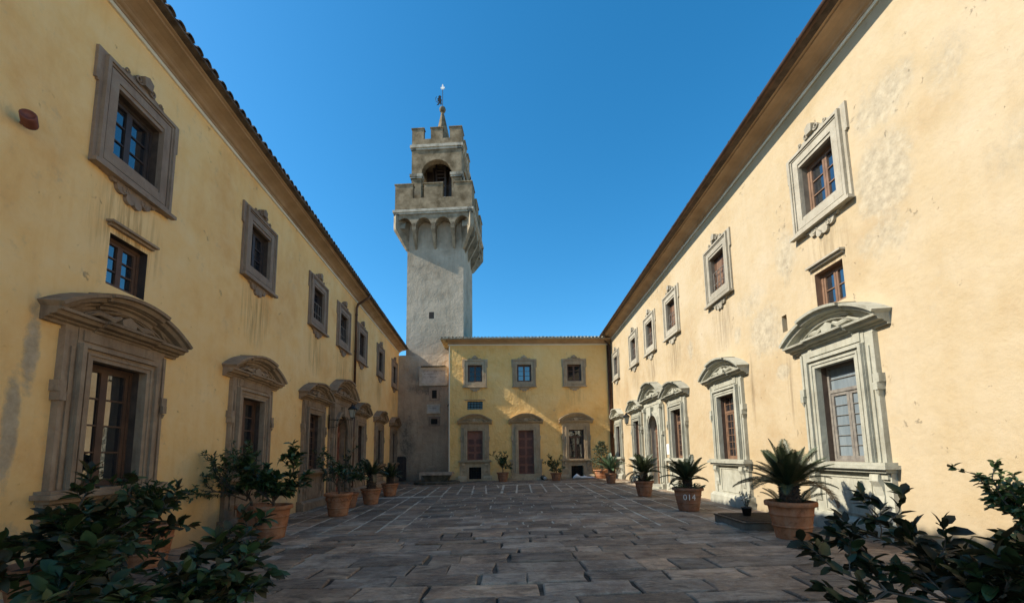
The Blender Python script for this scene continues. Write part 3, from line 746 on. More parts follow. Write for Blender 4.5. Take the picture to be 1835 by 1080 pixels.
def gutter(parent, x0, x1, z, y=-.63, rad=.065):
    rows = []
    for k in range(9):
        a = math.pi + math.pi * k / 8
        rows.append([(x0, y + rad * math.cos(a), z + rad * math.sin(a)), (x1, y + rad * math.cos(a), z + rad * math.sin(a))])
    for k in range(8, -1, -1):
        a = math.pi + math.pi * k / 8
        rows.append([(x0, y + (rad - .008) * math.cos(a), z + (rad - .008) * math.sin(a)), (x1, y + (rad - .008) * math.cos(a), z + (rad - .008) * math.sin(a))])
    rows.append(rows[0])
    g_ = MB(); g_.strip(rows)
    x = x0 + .5
    while x < x1: g_.box(x, x + .03, y - rad - .006, y + rad + .05, z - .005, z + .012); x += 1.2
    g_.build('gutter', M['copper'], parent)

LUP = [6.004, 9.596, 13.205, 15.714, 18.165, 21.563, 25.044]
RUP = [7.195, 11.125, 14.715, 17.249, 19.786, 23.511]
BUP = [-2.239, .781, 3.878]
def uph(x, z): return (x - .435, x + .435, z + .345, z + 1.395)
def grh(x, z0=1.22): return (x - .46, x + .46, z0, 2.97)
# --- left wing
LW = thing('villa_wing', 'shaded ochre villa wing with brown stone windows on the left side of the courtyard', 'building', (-5.5, 0, 0), R(90) + .0728, 'ochre wings around the courtyard')
zl = gz(-6.3)
lholes = [uph(x, 5.69) for x in LUP] + [(x - .46, x + .46, 1.22 + zl, 2.97 + zl) for k, x in enumerate(LUP) if k != 3] + [(LUP[3] - .60, LUP[3] + .60, -.6, 3.0), (5.72, 6.40, 4.08, 4.86)]
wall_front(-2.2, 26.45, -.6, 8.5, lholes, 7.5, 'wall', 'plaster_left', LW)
cornice(LW, -2.2, 26.45, 8.24, 8.58); roof(LW, -2.2, 26.45, 8.52, 7.5)
for k, x in enumerate(LUP): upper_window(LW, x, 5.69, 'stone_leftup', 'wood_dark', bars=(k in (2, 3)), rows=3)
for k, x in enumerate(LUP):
    if k == 3: continue
    ground_window(LW, x, 'stone_left', ['big', 'big5', 'grid', '', 'grid', 'big5', 'big5'][k], zg=zl)
arched_door(LW, LUP[3], 'stone_left', 'wood_red')
small_window(LW, 6.06, 4.08, 4.86, .34, 'wood', 'stone_left')
dp = MB(); dx = 17.33 - .25
dp.tube([(dx, -.60, 8.52), (dx, -.60, 8.40), (dx - .02, -.50, 8.30), (dx - .02, -.14, 8.06), (dx - .02, -.09, 7.9), (dx - .02, -.09, 4.0), (dx - .02, -.09, 4.0)], .052, 8)
dp.tube([(dx - .02, -.09, 4.0), (dx - .02, -.09, -.05)], .052, 8)
for z in (7.6, 6.0, 4.4, 2.4, 1.0): dp.lathe([(.06, -.02), (.064, 0), (.06, .02)], (dx - .02, -.09, z), 10)
dp.build('downpipe', M['copper'], LW, smooth=True)
# --- right wing
RW = thing('villa_wing', 'sunlit pale ochre villa wing with grey stone windows on the right side of the courtyard', 'building', (5.7437, 0, 0), -R(90) - .0184, 'ochre wings around the courtyard')
zr_ = gz(6)
rholes = [uph(-x, 5.75) for x in RUP] + [(-x - .46, -x + .46, 1.22 + zr_, 2.97 + zr_) for k, x in enumerate(RUP) if k != 3] + [(-RUP[3] - .60, -RUP[3] + .60, -.6, 3.0), (-7.55, -6.87, 4.14, 4.86), (-8.61, -8.45, 4.04, 4.40)]
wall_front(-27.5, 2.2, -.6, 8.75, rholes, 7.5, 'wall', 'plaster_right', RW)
cornice(RW, -27.5, 2.2, 8.47, 8.80); roof(RW, -27.5, 2.2, 8.74, 7.5)
gutter(RW, -25.0, 2.2, 8.78)
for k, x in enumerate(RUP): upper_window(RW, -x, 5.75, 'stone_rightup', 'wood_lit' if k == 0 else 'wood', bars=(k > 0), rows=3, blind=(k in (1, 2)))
for k, x in enumerate(RUP):
    if k == 3: continue
    ground_window(RW, -x, 'stone_right', ['curtain', 'grid', 'grid', '', 'grid', 'grid'][k], zg=zr_)
arched_door(RW, -RUP[3], 'stone_right', 'wood_lit')
small_window(RW, -7.21, 4.14, 4.86, .34, 'wood_lit', 'stone_rightup', rows=2)
nb = MB(); reveal(nb, -.08, .08, 0, .36, .3, .03, .004); nb.box(-.11, .11, .3, .32, -.03, .39); nb.build('wall_niche', M['plaster_right'], RW, (-8.53, 0, 4.04))
dp = MB(); dp.tube([(-24.55, -.60, 8.74), (-24.6, -.45, 8.5), (-24.72, -.12, 8.2), (-24.75, -.10, 8.0), (-24.75, -.10, 0)], .055, 8)
dp.build('downpipe', M['copper'], RW, smooth=True)
# --- back wing
BW = thing('villa_wing', 'ochre end wing with three dark red openings between the tower and the right wing', 'building', (0, 24.684, 0), .0357, 'ochre wings around the courtyard')
bholes = [uph(x, 5.615) for x in BUP] + [grh(BUP[0] - .02, 1.22), (.82 - .46, .82 + .46, .0, 2.97), grh(BUP[2], 1.22), (-2.71, -1.78, 4.27, 4.76)] + [(BUP[0] - .02 - .37, BUP[0] - .02 + .37, .06, .80), (BUP[2] - .37, BUP[2] + .37, .06, .80)]
wall_front(-3.82, 6.6, -.6, 8.5, bholes, 7.5, 'wall', 'plaster_back', BW)
MB().box(-3.835, -3.78, -.012, .06, -.3, 8.22).build('corner_strip', M['strip'], BW)
cornice(BW, -3.9, 6.15, 8.24, 8.58); roof(BW, -4.3, 5.75, 8.52, 7.5, mat='tile_lichen', tiles='parts')
for k, x in enumerate(BUP): upper_window(BW, x, 5.615, 'stone_back', 'wood', rows=3, gl='glass_dull' if k != 1 else 'glass')
ground_window(BW, BUP[0] - .02, 'stone_back', 'shutter', half=1.07, lower=True)
ground_window(BW, .82, 'stone_back', 'door', half=1.07, steps=True)
ground_window(BW, BUP[2], 'stone_back', 'big3', half=1.07, lower=True)
sw = MB(); reveal(sw, -.465, .465, 0, .49, .25, .05, .004); sw = sw.build('window', M['stone_back'], BW, (-2.245, 0, 4.27))
MB().box(-.465, .465, .18, .2, 0, .49).build('pane', M['glass_dull'], sw)
g2 = MB(); [g2.box(-.465 + .93 * k / 5 - .01, -.465 + .93 * k / 5 + .01, .05, .07, 0, .49) for k in range(1, 5)]; [g2.box(-.465, .465, .045, .065, z - .01, z + .01) for z in (.16, .33)]; g2.build('grille', M['iron'], sw)
MB().box(-.62, .62, -.09, .02, .56, .60).build('hood', M['stone_back'], sw)
ds = MB(); ds.box(-1.15, 1.15, -.62, .02, -.1, .13); ds.box(-.95, .95, -.36, .02, .13, .26); ds.box(-.72, .72, -.2, .3, .26, .355)
ds.build('door_step', M['stone_back'], BW, (.82, 0, 0))
dp = MB(); dp.tube([(6.0, -.09, 8.2), (6.0, -.09, 0)], .06, 8); dp.build('downpipe', M['copper'], BW, smooth=True)

# ------------------------------------------------------------------ tower
W2 = 1.91
TW = thing('bell_tower', 'tall square plastered bell tower with two tiers of battlements behind the end wing', 'tower', (-5.02, 26.2, 0), -.055)
MB().box(-W2, W2, 0, 3.82, -.5, 8.1).box(-W2, W2, -.05, 3.82, 8.1, 17.3).build('shaft', M['plaster_tower'], TW)
MB().box(-.23 - .165, -.23 + .165, -.054, .3, 10.52, 10.97).build('window', M['dark'], TW, (.0, 0, .02))
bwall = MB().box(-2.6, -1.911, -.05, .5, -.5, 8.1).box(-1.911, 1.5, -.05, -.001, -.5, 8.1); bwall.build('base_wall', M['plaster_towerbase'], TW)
# corbels
E_ = .69; CB, CT, ST, GP, MT = 15.35, 17.2, 17.5, 18.68, 19.72
def side(k):   # returns transform for the k-th face: front, right, back, left
    c = Vector((0, W2, 0)); return Matrix.Translation(c) @ Matrix.Rotation(k * math.pi / 2, 4, 'Z') @ Matrix.Translation(Vector((0, -W2, 0)))
def tf(mb, k):
    m = side(k); mb.v = [tuple(m @ Vector(v)) for v in mb.v]; return mb
OW = W2 + E_; pitch = OW * 2 / 4
for k in range(4):
    cm = MB()
    for i in range(5):
        x = -OW + i * pitch
        if i in (0, 4): continue
        pts = [(0, CB), (-.10, CB + .05), (-E_ + .02, CB + 1.15), (-E_, CB + 1.3), (-E_, 16.9), (0, 16.9)]
        cm.strip([[(x + sx * (.07 if z < CB + .4 else .13), y, z) for y, z in pts] for sx in (-1, 1)], closed=True, caps=True)
    # arches plate between consoles
    for i in range(4):
        xc = -OW + (i + .5) * pitch; hw_ = pitch / 2 - .11; ap = [(xc + px, pz) for px, pz in arch_pts(hw_, 16.62, 10)]; ap = [(x_, 16.62 + (z_ - 16.62) * 1.25) for x_, z_ in ap]
        for q in range(len(ap) - 1):
            cm.prism([ap[q], ap[q + 1], (ap[q + 1][0], ST + .02), (ap[q][0], ST + .02)], -E_, -E_ + .25)
        for q in range(len(ap) - 1):   # vault soffit back to the shaft
            cm.add([(ap[q][0], -E_ + .25, ap[q][1]), (ap[q + 1][0], -E_ + .25, ap[q + 1][1]), (ap[q + 1][0], 0, ap[q + 1][1]), (ap[q][0], 0, ap[q][1])], [(0, 1, 2, 3)])
        for sx in (-1, 1): cm.box(xc + sx * hw_, xc + sx * pitch / 2, -E_, -E_ + .25, 16.62, ST + .02)
    tf(cm, k).build('corbel_table', M['tower_corbel'], TW)
    # corner console
    cc = MB(); D_ = E_ * 1.414; th_ = .10
    pts = [(-.12, CB - .05), (.02, CB - .02), (.12, CB + .05), (D_ - .03, CB + 1.15), (D_, CB + 1.3), (D_, ST), (-.12, ST)]
    q2 = math.sqrt(.5)
    cc.strip([[(W2 + t_ * q2 + sx * q2 * (th_ if z < CB + .4 else .15), -t_ * q2 + sx * q2 * (th_ if z < CB + .4 else .15), z) for t_, z in pts] for sx in (-1, 1)], closed=True, caps=True)
    tf(cc, k).build('corner_corbel', M['tower_corbel'], TW)
    # string course + parapet
    sc_ = MB(); sc_.box(-OW - .07, OW + .07, -E_ - .07, -E_ + .3, ST + .03, ST + .16); sc_.box(-OW - .12, OW + .0, -E_ - .12, -E_ + .3, ST + .162, ST + .33)
    tf(sc_, k).build('string_course', M['tower_trim'], TW)
    pr = MB().box(-OW, OW - .35, -E_, -E_ + .35, ST + .33, GP); tf(pr, k).build('parapet', M['tower_stone'], TW)
    for i, (a, b) in enumerate(((-OW, -OW + 1.2), (-.62, .62), (OW - 1.2, OW))):
        if i == 2: b -= .352
        mm = MB().box(a, b, -E_, -E_ + .35, GP + .002, MT - .06)
        mm.box(a - .05, b + (.05 if i < 2 else 0), -E_ - .05, -E_ + .38, MT - .06, MT + .01); tf(mm, k).build('merlon', M['tower_stone'], TW)
MB().box(-OW + .3, OW - .3, -E_ + .3, 3.82 + E_ - .3, ST + .2, ST + .4).build('terrace', M['tower_stone'], TW)
# belfry
BH = 1.76; off = .12; SP, AT, S2, G2, T2 = 21.0, 22.1, 22.82, 23.66, 24.5
for k in range(4):
    b = MB(); hw_ = 1.07; A = arch_pts(hw_, SP, 14); y0 = W2 - BH; y1 = y0 + .45
    for sg in (-1, 1): b.box(sg * hw_, sg * BH - (.0), y0, y1 if sg < 0 else y1, ST + .4, SP)
    for q in range(len(A) - 1): b.prism([A[q], A[q + 1], (A[q + 1][0], S2), (A[q][0], S2)], y0, y1)
    for sg in (-1, 1): b.box(sg * hw_, sg * BH, y0, y1, SP, S2)
    b.v = [(x if abs(x) < BH - .01 else x * (1 - .002 * (k % 2)), y + .002 * (k % 2), z) for x, y, z in b.v]
    tf(b, k).build('belfry_wall', M['tower_stone'], TW)
    cp = MB()
    for sg in (-1, 1):
        cp.box(sg * (hw_ - .06), sg * (BH + .07), y0 - .07, y1 - .05, SP - .32, SP - .20); cp.box(sg * (hw_ - .10), sg * (BH + .11), y0 - .11, y1 - .05, SP - .198, SP)
    tf(cp, k).build('capital', M['tower_trim'], TW)
    s2 = MB(); s2.box(-BH - .05, BH + .05, y0 - .05, y0 + .3, S2, S2 + .15); s2.box(-BH - .11, BH + .0, y0 - .11, y0 + .3, S2 + .152, S2 + .36); tf(s2, k).build('string_course', M['tower_trim'], TW)
    pr = MB().box(-BH, BH - .3, y0, y0 + .3, S2 + .36, G2); tf(pr, k).build('parapet', M['tower_stone'], TW)
    for i, (a, c) in enumerate(((-BH, -BH + .84), (-.42, .42), (BH - .84, BH))):
        if i == 2: c -= .302
        mm = MB().box(a, c, y0, y0 + .3, G2 + .002, T2 - .05); mm.box(a - .05, c + (.05 if i < 2 else 0), y0 - .05, y0 + .33, T2 - .05, T2 + .01); tf(mm, k).build('merlon', M['tower_stone'], TW)
    rl = MB(); [rl.tube([(-1.07, y0 + .1, z), (1.07, y0 + .1, z)], .018, 5) for z in (19.95, 20.12)]; tf(rl, k).build('railing', M['iron'], TW)
MB().box(-BH + .3, BH - .3, W2 - BH + .3, W2 + BH - .3, S2 - .2, S2 + .45).build('belfry_ceiling', M['tower_stone'], TW)
lv = MB()
for sx in (-1, 1): lv.box(sx * .55, sx * .68, W2 - .2, W2 + .2, ST + .4, 22.7)
for z in range(8): lv.box(-.28, .28, W2 - .5, W2 - .1, 20.1 + z * .29, 20.18 + z * .29)
for sx in (-1, 1): lv.box(sx * .28, sx * .36, W2 - .55, W2 - .05, 19.6, 22.6)
lv.box(-1.2, 1.2, W2 + .25, W2 + .35, ST + .4, 22.6)
lv.build('bell_frame', M['wood_dark'], TW)
MB().lathe([(.0, .75), (.14, .74), (.2, .6), (.24, .3), (.34, .05), (.40, 0), (.36, 0), (.3, .05), (0, .5)], (0, W2 - .75, 19.35), 20).build('bell', M['iron'], TW, smooth=True)
sp = MB(); n_ = 8
sp.lathe([(.85, 23.3), (.62, 24.4), (.50, 25.3), (.16, 26.95), (.10, 27.15), (.13, 27.2), (.07, 27.25)], (0, W2, 0), 8); sp.build('spire', M['tower_stone'], TW)
MB().lathe([(.0, -.24), (.12, -.21), (.21, -.12), (.245, 0), (.21, .12), (.12, .21), (0, .24)], (0, W2, 27.48), 16).build('ball', M['basin_dark'], TW, smooth=True)
vn = MB(); vn.tube([(0, W2, 27.7), (0, W2, 29.2)], .025, 6)
# rampant beast silhouette turned on the rod, and a small lily on top
beast = [(-.05, 27.95), (-.10, 28.12), (-.06, 28.3), (-.14, 28.42), (-.10, 28.6), (-.22, 28.68), (-.34, 28.6), (-.30, 28.5), (-.42, 28.38), (-.34, 28.34), (-.40, 28.2), (-.30, 28.2), (-.32, 28.02), (-.45, 27.88), (-.28, 27.92), (-.22, 28.05), (-.16, 27.9)]
vn.prism(beast[::-1], W2 - .02, W2 + .02)
vn.tube([(-.30, W2, 28.05), (-.5, W2, 28.2), (-.55, W2, 28.45), (-.46, W2, 28.6)], .02, 5)
vn.build('weather_vane', M['iron'], TW)
ly = MB(); ly.prism([(0, 29.1), (.05, 29.2), (.14, 29.24), (.16, 29.36), (.07, 29.34), (.05, 29.5), (0, 29.62), (-.05, 29.5), (-.07, 29.34), (-.16, 29.36), (-.14, 29.24), (-.05, 29.2)], W2 - .02, W2 + .02)
ly.build('lily_finial', M['white'], TW)
MB().lathe([(.0, 0), (.1, .012), (.18, .05), (.2, .07), (.17, .05), (0, .02)], (0, 0, 0), 18).build('satellite_dish', M['white'], TW, (.62, .0, 18.95), True, (R(70), 0, R(10)))
# openings and plaques in the base wall (local x = world x + 5.02)
def tower_opening(x0, x1, z0, z1, ix0, ix1, iz0, iz1):
    m = MB(); m.box(x0, ix0, -.09, -.045, z0, z1); m.box(ix1, x1, -.09, -.045, z0, z1); m.box(ix0, ix1, -.09, -.045, iz1, z1); m.box(ix0, ix1, -.09, -.045, z0, iz0)
    wn = m.build('window', M['stone_leftup'], TW); MB().box(ix0 - .01, ix1 + .01, -.062, -.046, iz0 - .01, iz1 + .01).build('window_opening', M['dark'], wn)
    b = MB(); [b.tube([(ix0 + (ix1 - ix0) * k / 4, -.08, iz0), (ix0 + (ix1 - ix0) * k / 4, -.08, iz1)], .008, 4) for k in (1, 2, 3)]
    [b.tube([(ix0, -.085, iz0 + (iz1 - iz0) * k / 4), (ix1, -.085, iz0 + (iz1 - iz0) * k / 4)], .008, 4) for k in (1, 2, 3)]; b.build('grille', M['iron'], wn)
tower_opening(-.34, .35, 5.05, 5.89, -.15, .17, 5.2, 5.74)
tower_opening(-.36, .39, 3.4, 4.02, -.20, .22, 3.53, 3.88)
def plaque(x, z, w_, h_, label, rows):
    t = thing('stone_plaque', label, 'plaque', tuple(TW.location + Matrix.Rotation(-.055, 3, 'Z') @ Vector((x, -.05, z))), -.055)
    m = MB(); m.frame(-w_ / 2, w_ / 2, -h_ / 2, h_ / 2, .14 * h_ / 1.2 + .04, -.09, -.002); m.build('border', M['marble_edge'], t)
    MB().box(-w_ / 2 + .05, w_ / 2 - .05, -.05, -.003, -h_ / 2 + .05, h_ / 2 - .05).build('tablet', M['marble'], t)
    ink = MB()
    for (zz, a, b, hh) in rows:
        xx = a
        while xx < b:
            ww = rnd.uniform(.02, .05); ink.box(xx, xx + ww * .4, -.0535, -.0495, zz, zz + hh * rnd.uniform(.5, 1)); ink.box(xx + ww * .4, xx + ww, -.0533, -.0495, zz + hh * rnd.uniform(0, .7), zz + hh * .85); xx += ww + rnd.uniform(.015, .06)
    ink.build('worn_inscription', M['ink'], t); return t
p1 = plaque(-.05, 6.64, 1.86, 1.22, 'large framed marble plaque with a worn inscription, highest on the tower foot', [(.28, -.65, .65, .1), (.14, -.6, .5, .08), (-.08, -.2, .2, .09)])
MB().box(-.8, .8, -.20, .0, .615, .68).build('moss_ledge', M['basin_dark'], p1)
plaque(-.04, 4.515, .87, .59, 'small framed marble plaque between the two barred tower openings', [(.03, -.25, .22, .06), (-.08, -.2, .15, .05)])
dd = MB(); dd.box(-.32, .32, -.04, 0, 0, 1.42); dd.prism([(-.32, 1.42), (.32, 1.42), (.2, 1.5), (-.2, 1.5)], -.04, 0)
for k in range(4): dd.box(-.31 + k * .157, -.31 + k * .157 + .148, -.06, -.04, .02, 1.4)
do = dd.build('plank_door', M['wood_dark'], None, (-7.08, 26.1, .0), rot=(0, 0, -.055)); tag(do, 'low dark brown plank door at the foot of the tower beside the left wing', 'door')

# ------------------------------------------------------------------ lamps and fittings
def lantern(loc, s, rz, label, drop=True, length=.8):
    """loc = wall fixing point; arm goes along local -y"""
    t = thing('wall_lantern', label, 'lantern', loc, rz, 'iron wall lanterns')
    a = MB(); a.tube([(0, .0, 0), (0, -length, 0)], .014, 6); a.box(-.03, .03, -.02, .02, -.32, .18)
    a.tube([(0, -.02, -.28), (0, -.25, -.25), (0, -.45, -.12), (0, -.5, 0)], .010, 5); pts = [(0, -.25 + .09 * math.cos(q / 2), -.10 + .09 * math.sin(q / 2)) for q in range(11)]; a.tube(pts, .008, 5)
    a.tube([(0, -length, -.02), (0, -length, .06)], .02, 6)
    a.build('bracket', M['iron'], t)
    b = MB()
    for k in range(4):
        q = k * math.pi / 2 + math.pi / 4; c_, s__ = math.cos(q), math.sin(q)
        b.tube([(.075 * c_, -length + .075 * s__, .07), (.135 * c_, -length + .135 * s__, .36)], .009, 4)
    b.lathe([(.03, .04), (.08, .06), (.085, .075), (.02, .08)], (0, -length, 0), 8); b.lathe([(.16, .355), (.17, .375), (.09, .46), (.05, .48), (.05, .52), (.02, .54), (.0, .60)], (0, -length, 0), 8)
    b.build('cage', M['iron'], t)
    gl = MB(); gl.strip([[(r * math.cos(k * math.pi / 2 + math.pi / 4), -length + r * math.sin(k * math.pi / 2 + math.pi / 4), z) for k in range(4)] for r, z in ((.073, .08), (.13, .355))], closed=True); gl.build('lamp_glass', M['lantern_glass'], t)
    t.scale = (s,) * 3; return t
def wall_to_world(th, out, ox, s_, z, side_):   # point on side wall at depth s_, out metres proud
    d = Vector((math.sin(th), math.cos(th), 0)); n = Vector((math.cos(th), -math.sin(th), 0)) * (1 if side_ == 'L' else -1)
    return Vector((ox, 0, z)) + d * s_ + n * out
lantern(wall_to_world(-.0728, .06, -5.5, 14.42, 2.83, 'L'), 1.0, R(90) + .0728, 'black iron wall lantern beside the red arched door in the shaded wing')
lantern(wall_to_world(.0184, .06, 5.7437, 18.55, 2.78, 'R'), 1.0, -R(90) - .0184, 'black iron wall lantern beside the brown arched door in the sunlit wing')
lantern((-3.98, 25.95, 4.35), .8, -.055, 'black iron wall lantern in the dark corner of the tower beside the ochre edge', length=.35)
sg = tag(MB().box(-.14, .14, -.02, 0, -.2, .2).build('notice_plate', M['white'], None, tuple(wall_to_world(.0184, .001, 5.7437, 15.86, 1.63, 'R')), rot=(0, 0, -R(90) - .0184)), 'small white notice plate on the sunlit wall right of the arched door', 'sign')
sp_ = thing('wall_spotlight', 'small rust red cylindrical spotlight high on the left wall near the photo edge', 'light', tuple(wall_to_world(-.0728, 0, -5.5, 4.47, 5.53, 'L')), R(90) + .0728)
MB().lathe([(.0, 0), (.07, 0), (.075, .02), (.075, .16), (.06, .17), (.055, .15), (0, .14)], (0, 0, 0), 16).build('housing', M['rust'], sp_, (0, -.10, -.02), True, (R(80), 0, R(-50)))
MB().tube([(0, 0, 0), (0, -.10, -.02)], .02, 6).build('arm', M['rust'], sp_)

# ------------------------------------------------------------------ well basin
WB = thing('stone_basin', 'old stone well basin with a pale rim on a round step at the tower foot', 'basin', (-4.32, 23.5, gz(-4.3)))
MB().lathe([(1.28, -.05), (1.30, .10), (1.24, .13), (0, .13)], n=28).build('round_step', M['basin_dark'], WB)
bb = MB(); bb.strip([[(sx * w_ / 2, sy * d_ / 2, z) for sx, sy in ((-1, -1), (1, -1), (1, 1), (-1, 1))] for w_, d_, z in ((1.25, .62, .12), (1.35, .70, .3), (1.6, .8, .5))], closed=True, caps=True); bb.build('basin_body', M['basin_dark'], WB)
rm = MB(); rm.frame(-.88, .88, .5, .66, .0, 0, 0) if False else None
rm = MB(); rm.box(-.9, .9, -.5, -.34, .49, .64); rm.box(-.9, .9, .34, .5, .49, .64); rm.box(-.9, -.74, -.34, .34, .49, .64); rm.box(.74, .9, -.34, .34, .49, .64); rm.box(-.9, -.82, -.53, -.50, .28, .62)
rm.build('rim', M['basin'], WB)

# ------------------------------------------------------------------ pots and plants
def pot_parts(t, rt_, h, mat='terracotta', rings=True, text=None, swag=False):
    rb = rt_ * .62
    m = MB(); pf = [(0, 0), (rb, 0), (rb * 1.03, .02)]
    f = lambda z: rb + (rt_ * .90 - rb) * (z / h) ** .85
    for z in (.12, .30, .34, .345, .36, .37, .40, .60, .64, .65, .67, .68):
        pr_ = f(z * h)
        if z in (.345, .36, .65, .67) and rings: pr_ += .012
        pf.append((pr_, z * h))
    pf += [(f(.84 * h), .84 * h), (f(.86 * h) + .0, .86 * h), (rt_ * .99, .88 * h), (rt_ * 1.0, .93 * h), (rt_ * 1.0, .975 * h), (rt_ * .97, h), (rt_ * .88, h), (rt_ * .86, .93 * h), (rt_ * .8, .88 * h)]
    m.lathe(pf, n=32); o = m.build('pot', M[mat], t, smooth=True)
    MB().lathe([(0, .80 * h), (rt_ * .84, .80 * h), (rt_ * .855, .90 * h), (rt_ * .5, .92 * h), (0, .93 * h)], n=16).build('soil', M['soil'], t)
    if swag:
        s = MB()
        for k in range(12):
            a0 = 2 * math.pi * k / 12; pts = []
            for q in range(6):
                u = q / 5; a = a0 + u * 2 * math.pi / 12; z = .80 * h - .13 * h * math.sin(u * math.pi) - 0; r_ = f(z) + .012
                pts.append((r_ * math.cos(a), r_ * math.sin(a), z))
            s.tube(pts, .012, 5)
        s.build('garland', M[mat], t, smooth=True)
    if text:
        cu = bpy.data.curves.new('number', 'FONT'); cu.body = text; cu.size = .20; cu.align_x = 'CENTER'; cu.extrude = .002; cu.resolution_u = 2
        to = bpy.data.objects.new('number', cu); col.objects.link(to); dg = bpy.context.evaluated_depsgraph_get(); me = bpy.data.meshes.new_from_object(to.evaluated_get(dg)); bpy.data.objects.remove(to)
        zc = .50 * h
        for v in me.vertices:
            z = zc + v.co.y + rnd.uniform(-.002, .002); r_ = f(min(z, .86 * h)) + .016 + v.co.z; a = -math.pi / 2 - .28 - .02 + v.co.x / r_
            v.co = (r_ * math.cos(a), r_ * math.sin(a), z)
        me.materials.clear(); me.materials.append(M['white']); link('painted_number', me, t)
def frond_mesh(L, mat, seed, droop=.5, width=.16, n=46):
    r = random.Random(seed); m = MB(); pts = []
    for k in range(11):
        u = k / 10; a = R(62) - u * (R(62) * droop * 1.9); pts.append(None)
    x = z = 0.0; path = [Vector((0, 0, 0))]; ang = R(70)
    for k in range(10):
        ang -= R(70) * droop * .17 * (1 + k * .09); x += math.cos(ang) * L / 10; z += math.sin(ang) * L / 10; path.append(Vector((x, 0, z)))
    m.tube([tuple(p) for p in path], [.010 - .0008 * k for k in range(11)], 4)
    for k in range(n):
        u = .10 + .89 * k / n; f_ = u * 10; i = min(9, int(f_)); p = path[i].lerp(path[i + 1], f_ - i); d = (path[i + 1] - path[i]).normalized(); nrm = Vector((-d.z, 0, d.x))
        ln = width * math.sin(math.pi * min(1, .12 + u * .88)) ** .55 * r.uniform(.9, 1.08)
        for sy in (-1, 1):
            dr = (Vector((0, sy, 0)) * .84 + d * .48 + nrm * (.30 + r.uniform(-.06, .06))).normalized()
            q1 = p + dr * ln * .5 + nrm * .004; q2 = p + dr * ln - nrm * .012; w_ = d * .0085
            m.add([p - w_ * .6, p + w_ * .6, q1 + w_, q2, q1 - w_], [(0, 1, 2, 4), (4, 2, 3)])
    return m.mesh('frond', M[mat])
FR = {}
def cycad(name, loc, label, rt_, h, potmat, trunk_h, trunk_r, L, nf, seed, mat='frond', lean=.0, basal=0, text=None, swag=False, under=False, lowf=True, grp='potted sago cycads along the courtyard walls'):
    t = thing(name, label, 'potted palm', loc, rnd.uniform(-.1, .1) if not text else 0, grp); pot_parts(t, rt_, h, potmat, text=text, swag=swag)
    r = random.Random(seed); tk = MB(); prof = []
    n = 9
    for k in range(n + 1):
        u = k / n; prof.append((trunk_r * (1.05 - .25 * abs(u - .45)) * (1 + (.10 if k % 2 else -.06)), h * .88 + trunk_h * u))
    tk.lathe(prof + [(trunk_r * .3, h * .88 + trunk_h + .04)], n=14)
    for k in range(70):   # old leaf bases
        a = k * 2.399; z = h * .9 + trunk_h * (k / 70); rr = trunk_r * 1.0
        c_, s__ = math.cos(a), math.sin(a)
        tk.add([(c_ * rr - s__ * .02, s__ * rr + c_ * .02, z), (c_ * rr + s__ * .02, s__ * rr - c_ * .02, z), (c_ * (rr + .045), s__ * (rr + .045), z + .035), (c_ * rr, s__ * rr, z + .05)], [(0, 1, 2), (0, 2, 3), (1, 3, 2)])
    tk.build('trunk', M['palm_trunk'], t)
    for v in range(3):
        key = (round(L, 2), mat, v)
        if (round(L, 2), 'frond_brown', v) not in FR: FR[(round(L, 2), 'frond_brown', v)] = frond_mesh(L, 'frond_brown', v, (.2, .4, .6)[v], .13 * L / .85 + .02)
        if key not in FR: FR[key] = frond_mesh(L, mat, v, (.08, .20, .36)[v], .15 * L / .85 + .02)
    zt = h * .88 + trunk_h
    for k in range(nf):
        a = k * 2.39996 + r.uniform(-.2, .2); u = k / nf; v = 0 if u < .33 else (1 if u < .75 else 2)
        pitch_ = (-.22 + 1.0 * u) + r.uniform(-.08, .08)
        if not lowf: pitch_ -= .12
        link('frond', FR[(round(L, 2), 'frond_brown' if (u > .7 and r.random() < .22) else mat, v)], t, (trunk_r * .3 * math.cos(a), trunk_r * .3 * math.sin(a), zt - .02), (r.uniform(-.3, .3), pitch_, a), r.uniform(.74, 1.08))
    for k in range(basal):
        a = r.uniform(0, 6.28) if basal > 3 else (2.9, -.2, 1.2)[k]; sc = r.uniform(.35, .5)
        for q in range(4): link('frond', FR[(round(L, 2), mat, 1)], t, (trunk_r * 1.1 * math.cos(a), trunk_r * 1.1 * math.sin(a), h * .9), (r.uniform(-.4, .4), r.uniform(-.1, .5), a + r.uniform(-.7, .7)), sc)
    if under:
        um = MB()
        for k in range(220):
            a = r.uniform(0, 6.28); q = rt_ * r.uniform(.35, 1.02); z = h * .9 + r.uniform(0, .14)
            leaf_into(um, Vector((q * math.cos(a), q * math.sin(a), z)), Vector((math.cos(a) + r.uniform(-.6, .6), math.sin(a) + r.uniform(-.6, .6), r.uniform(-.1, .9))), r.uniform(.06, .11), r.uniform(.25, .4), r)
        o = um.build('ground_cover', M['leaf_grey'], t); o['kind'] = 'stuff'
    return t
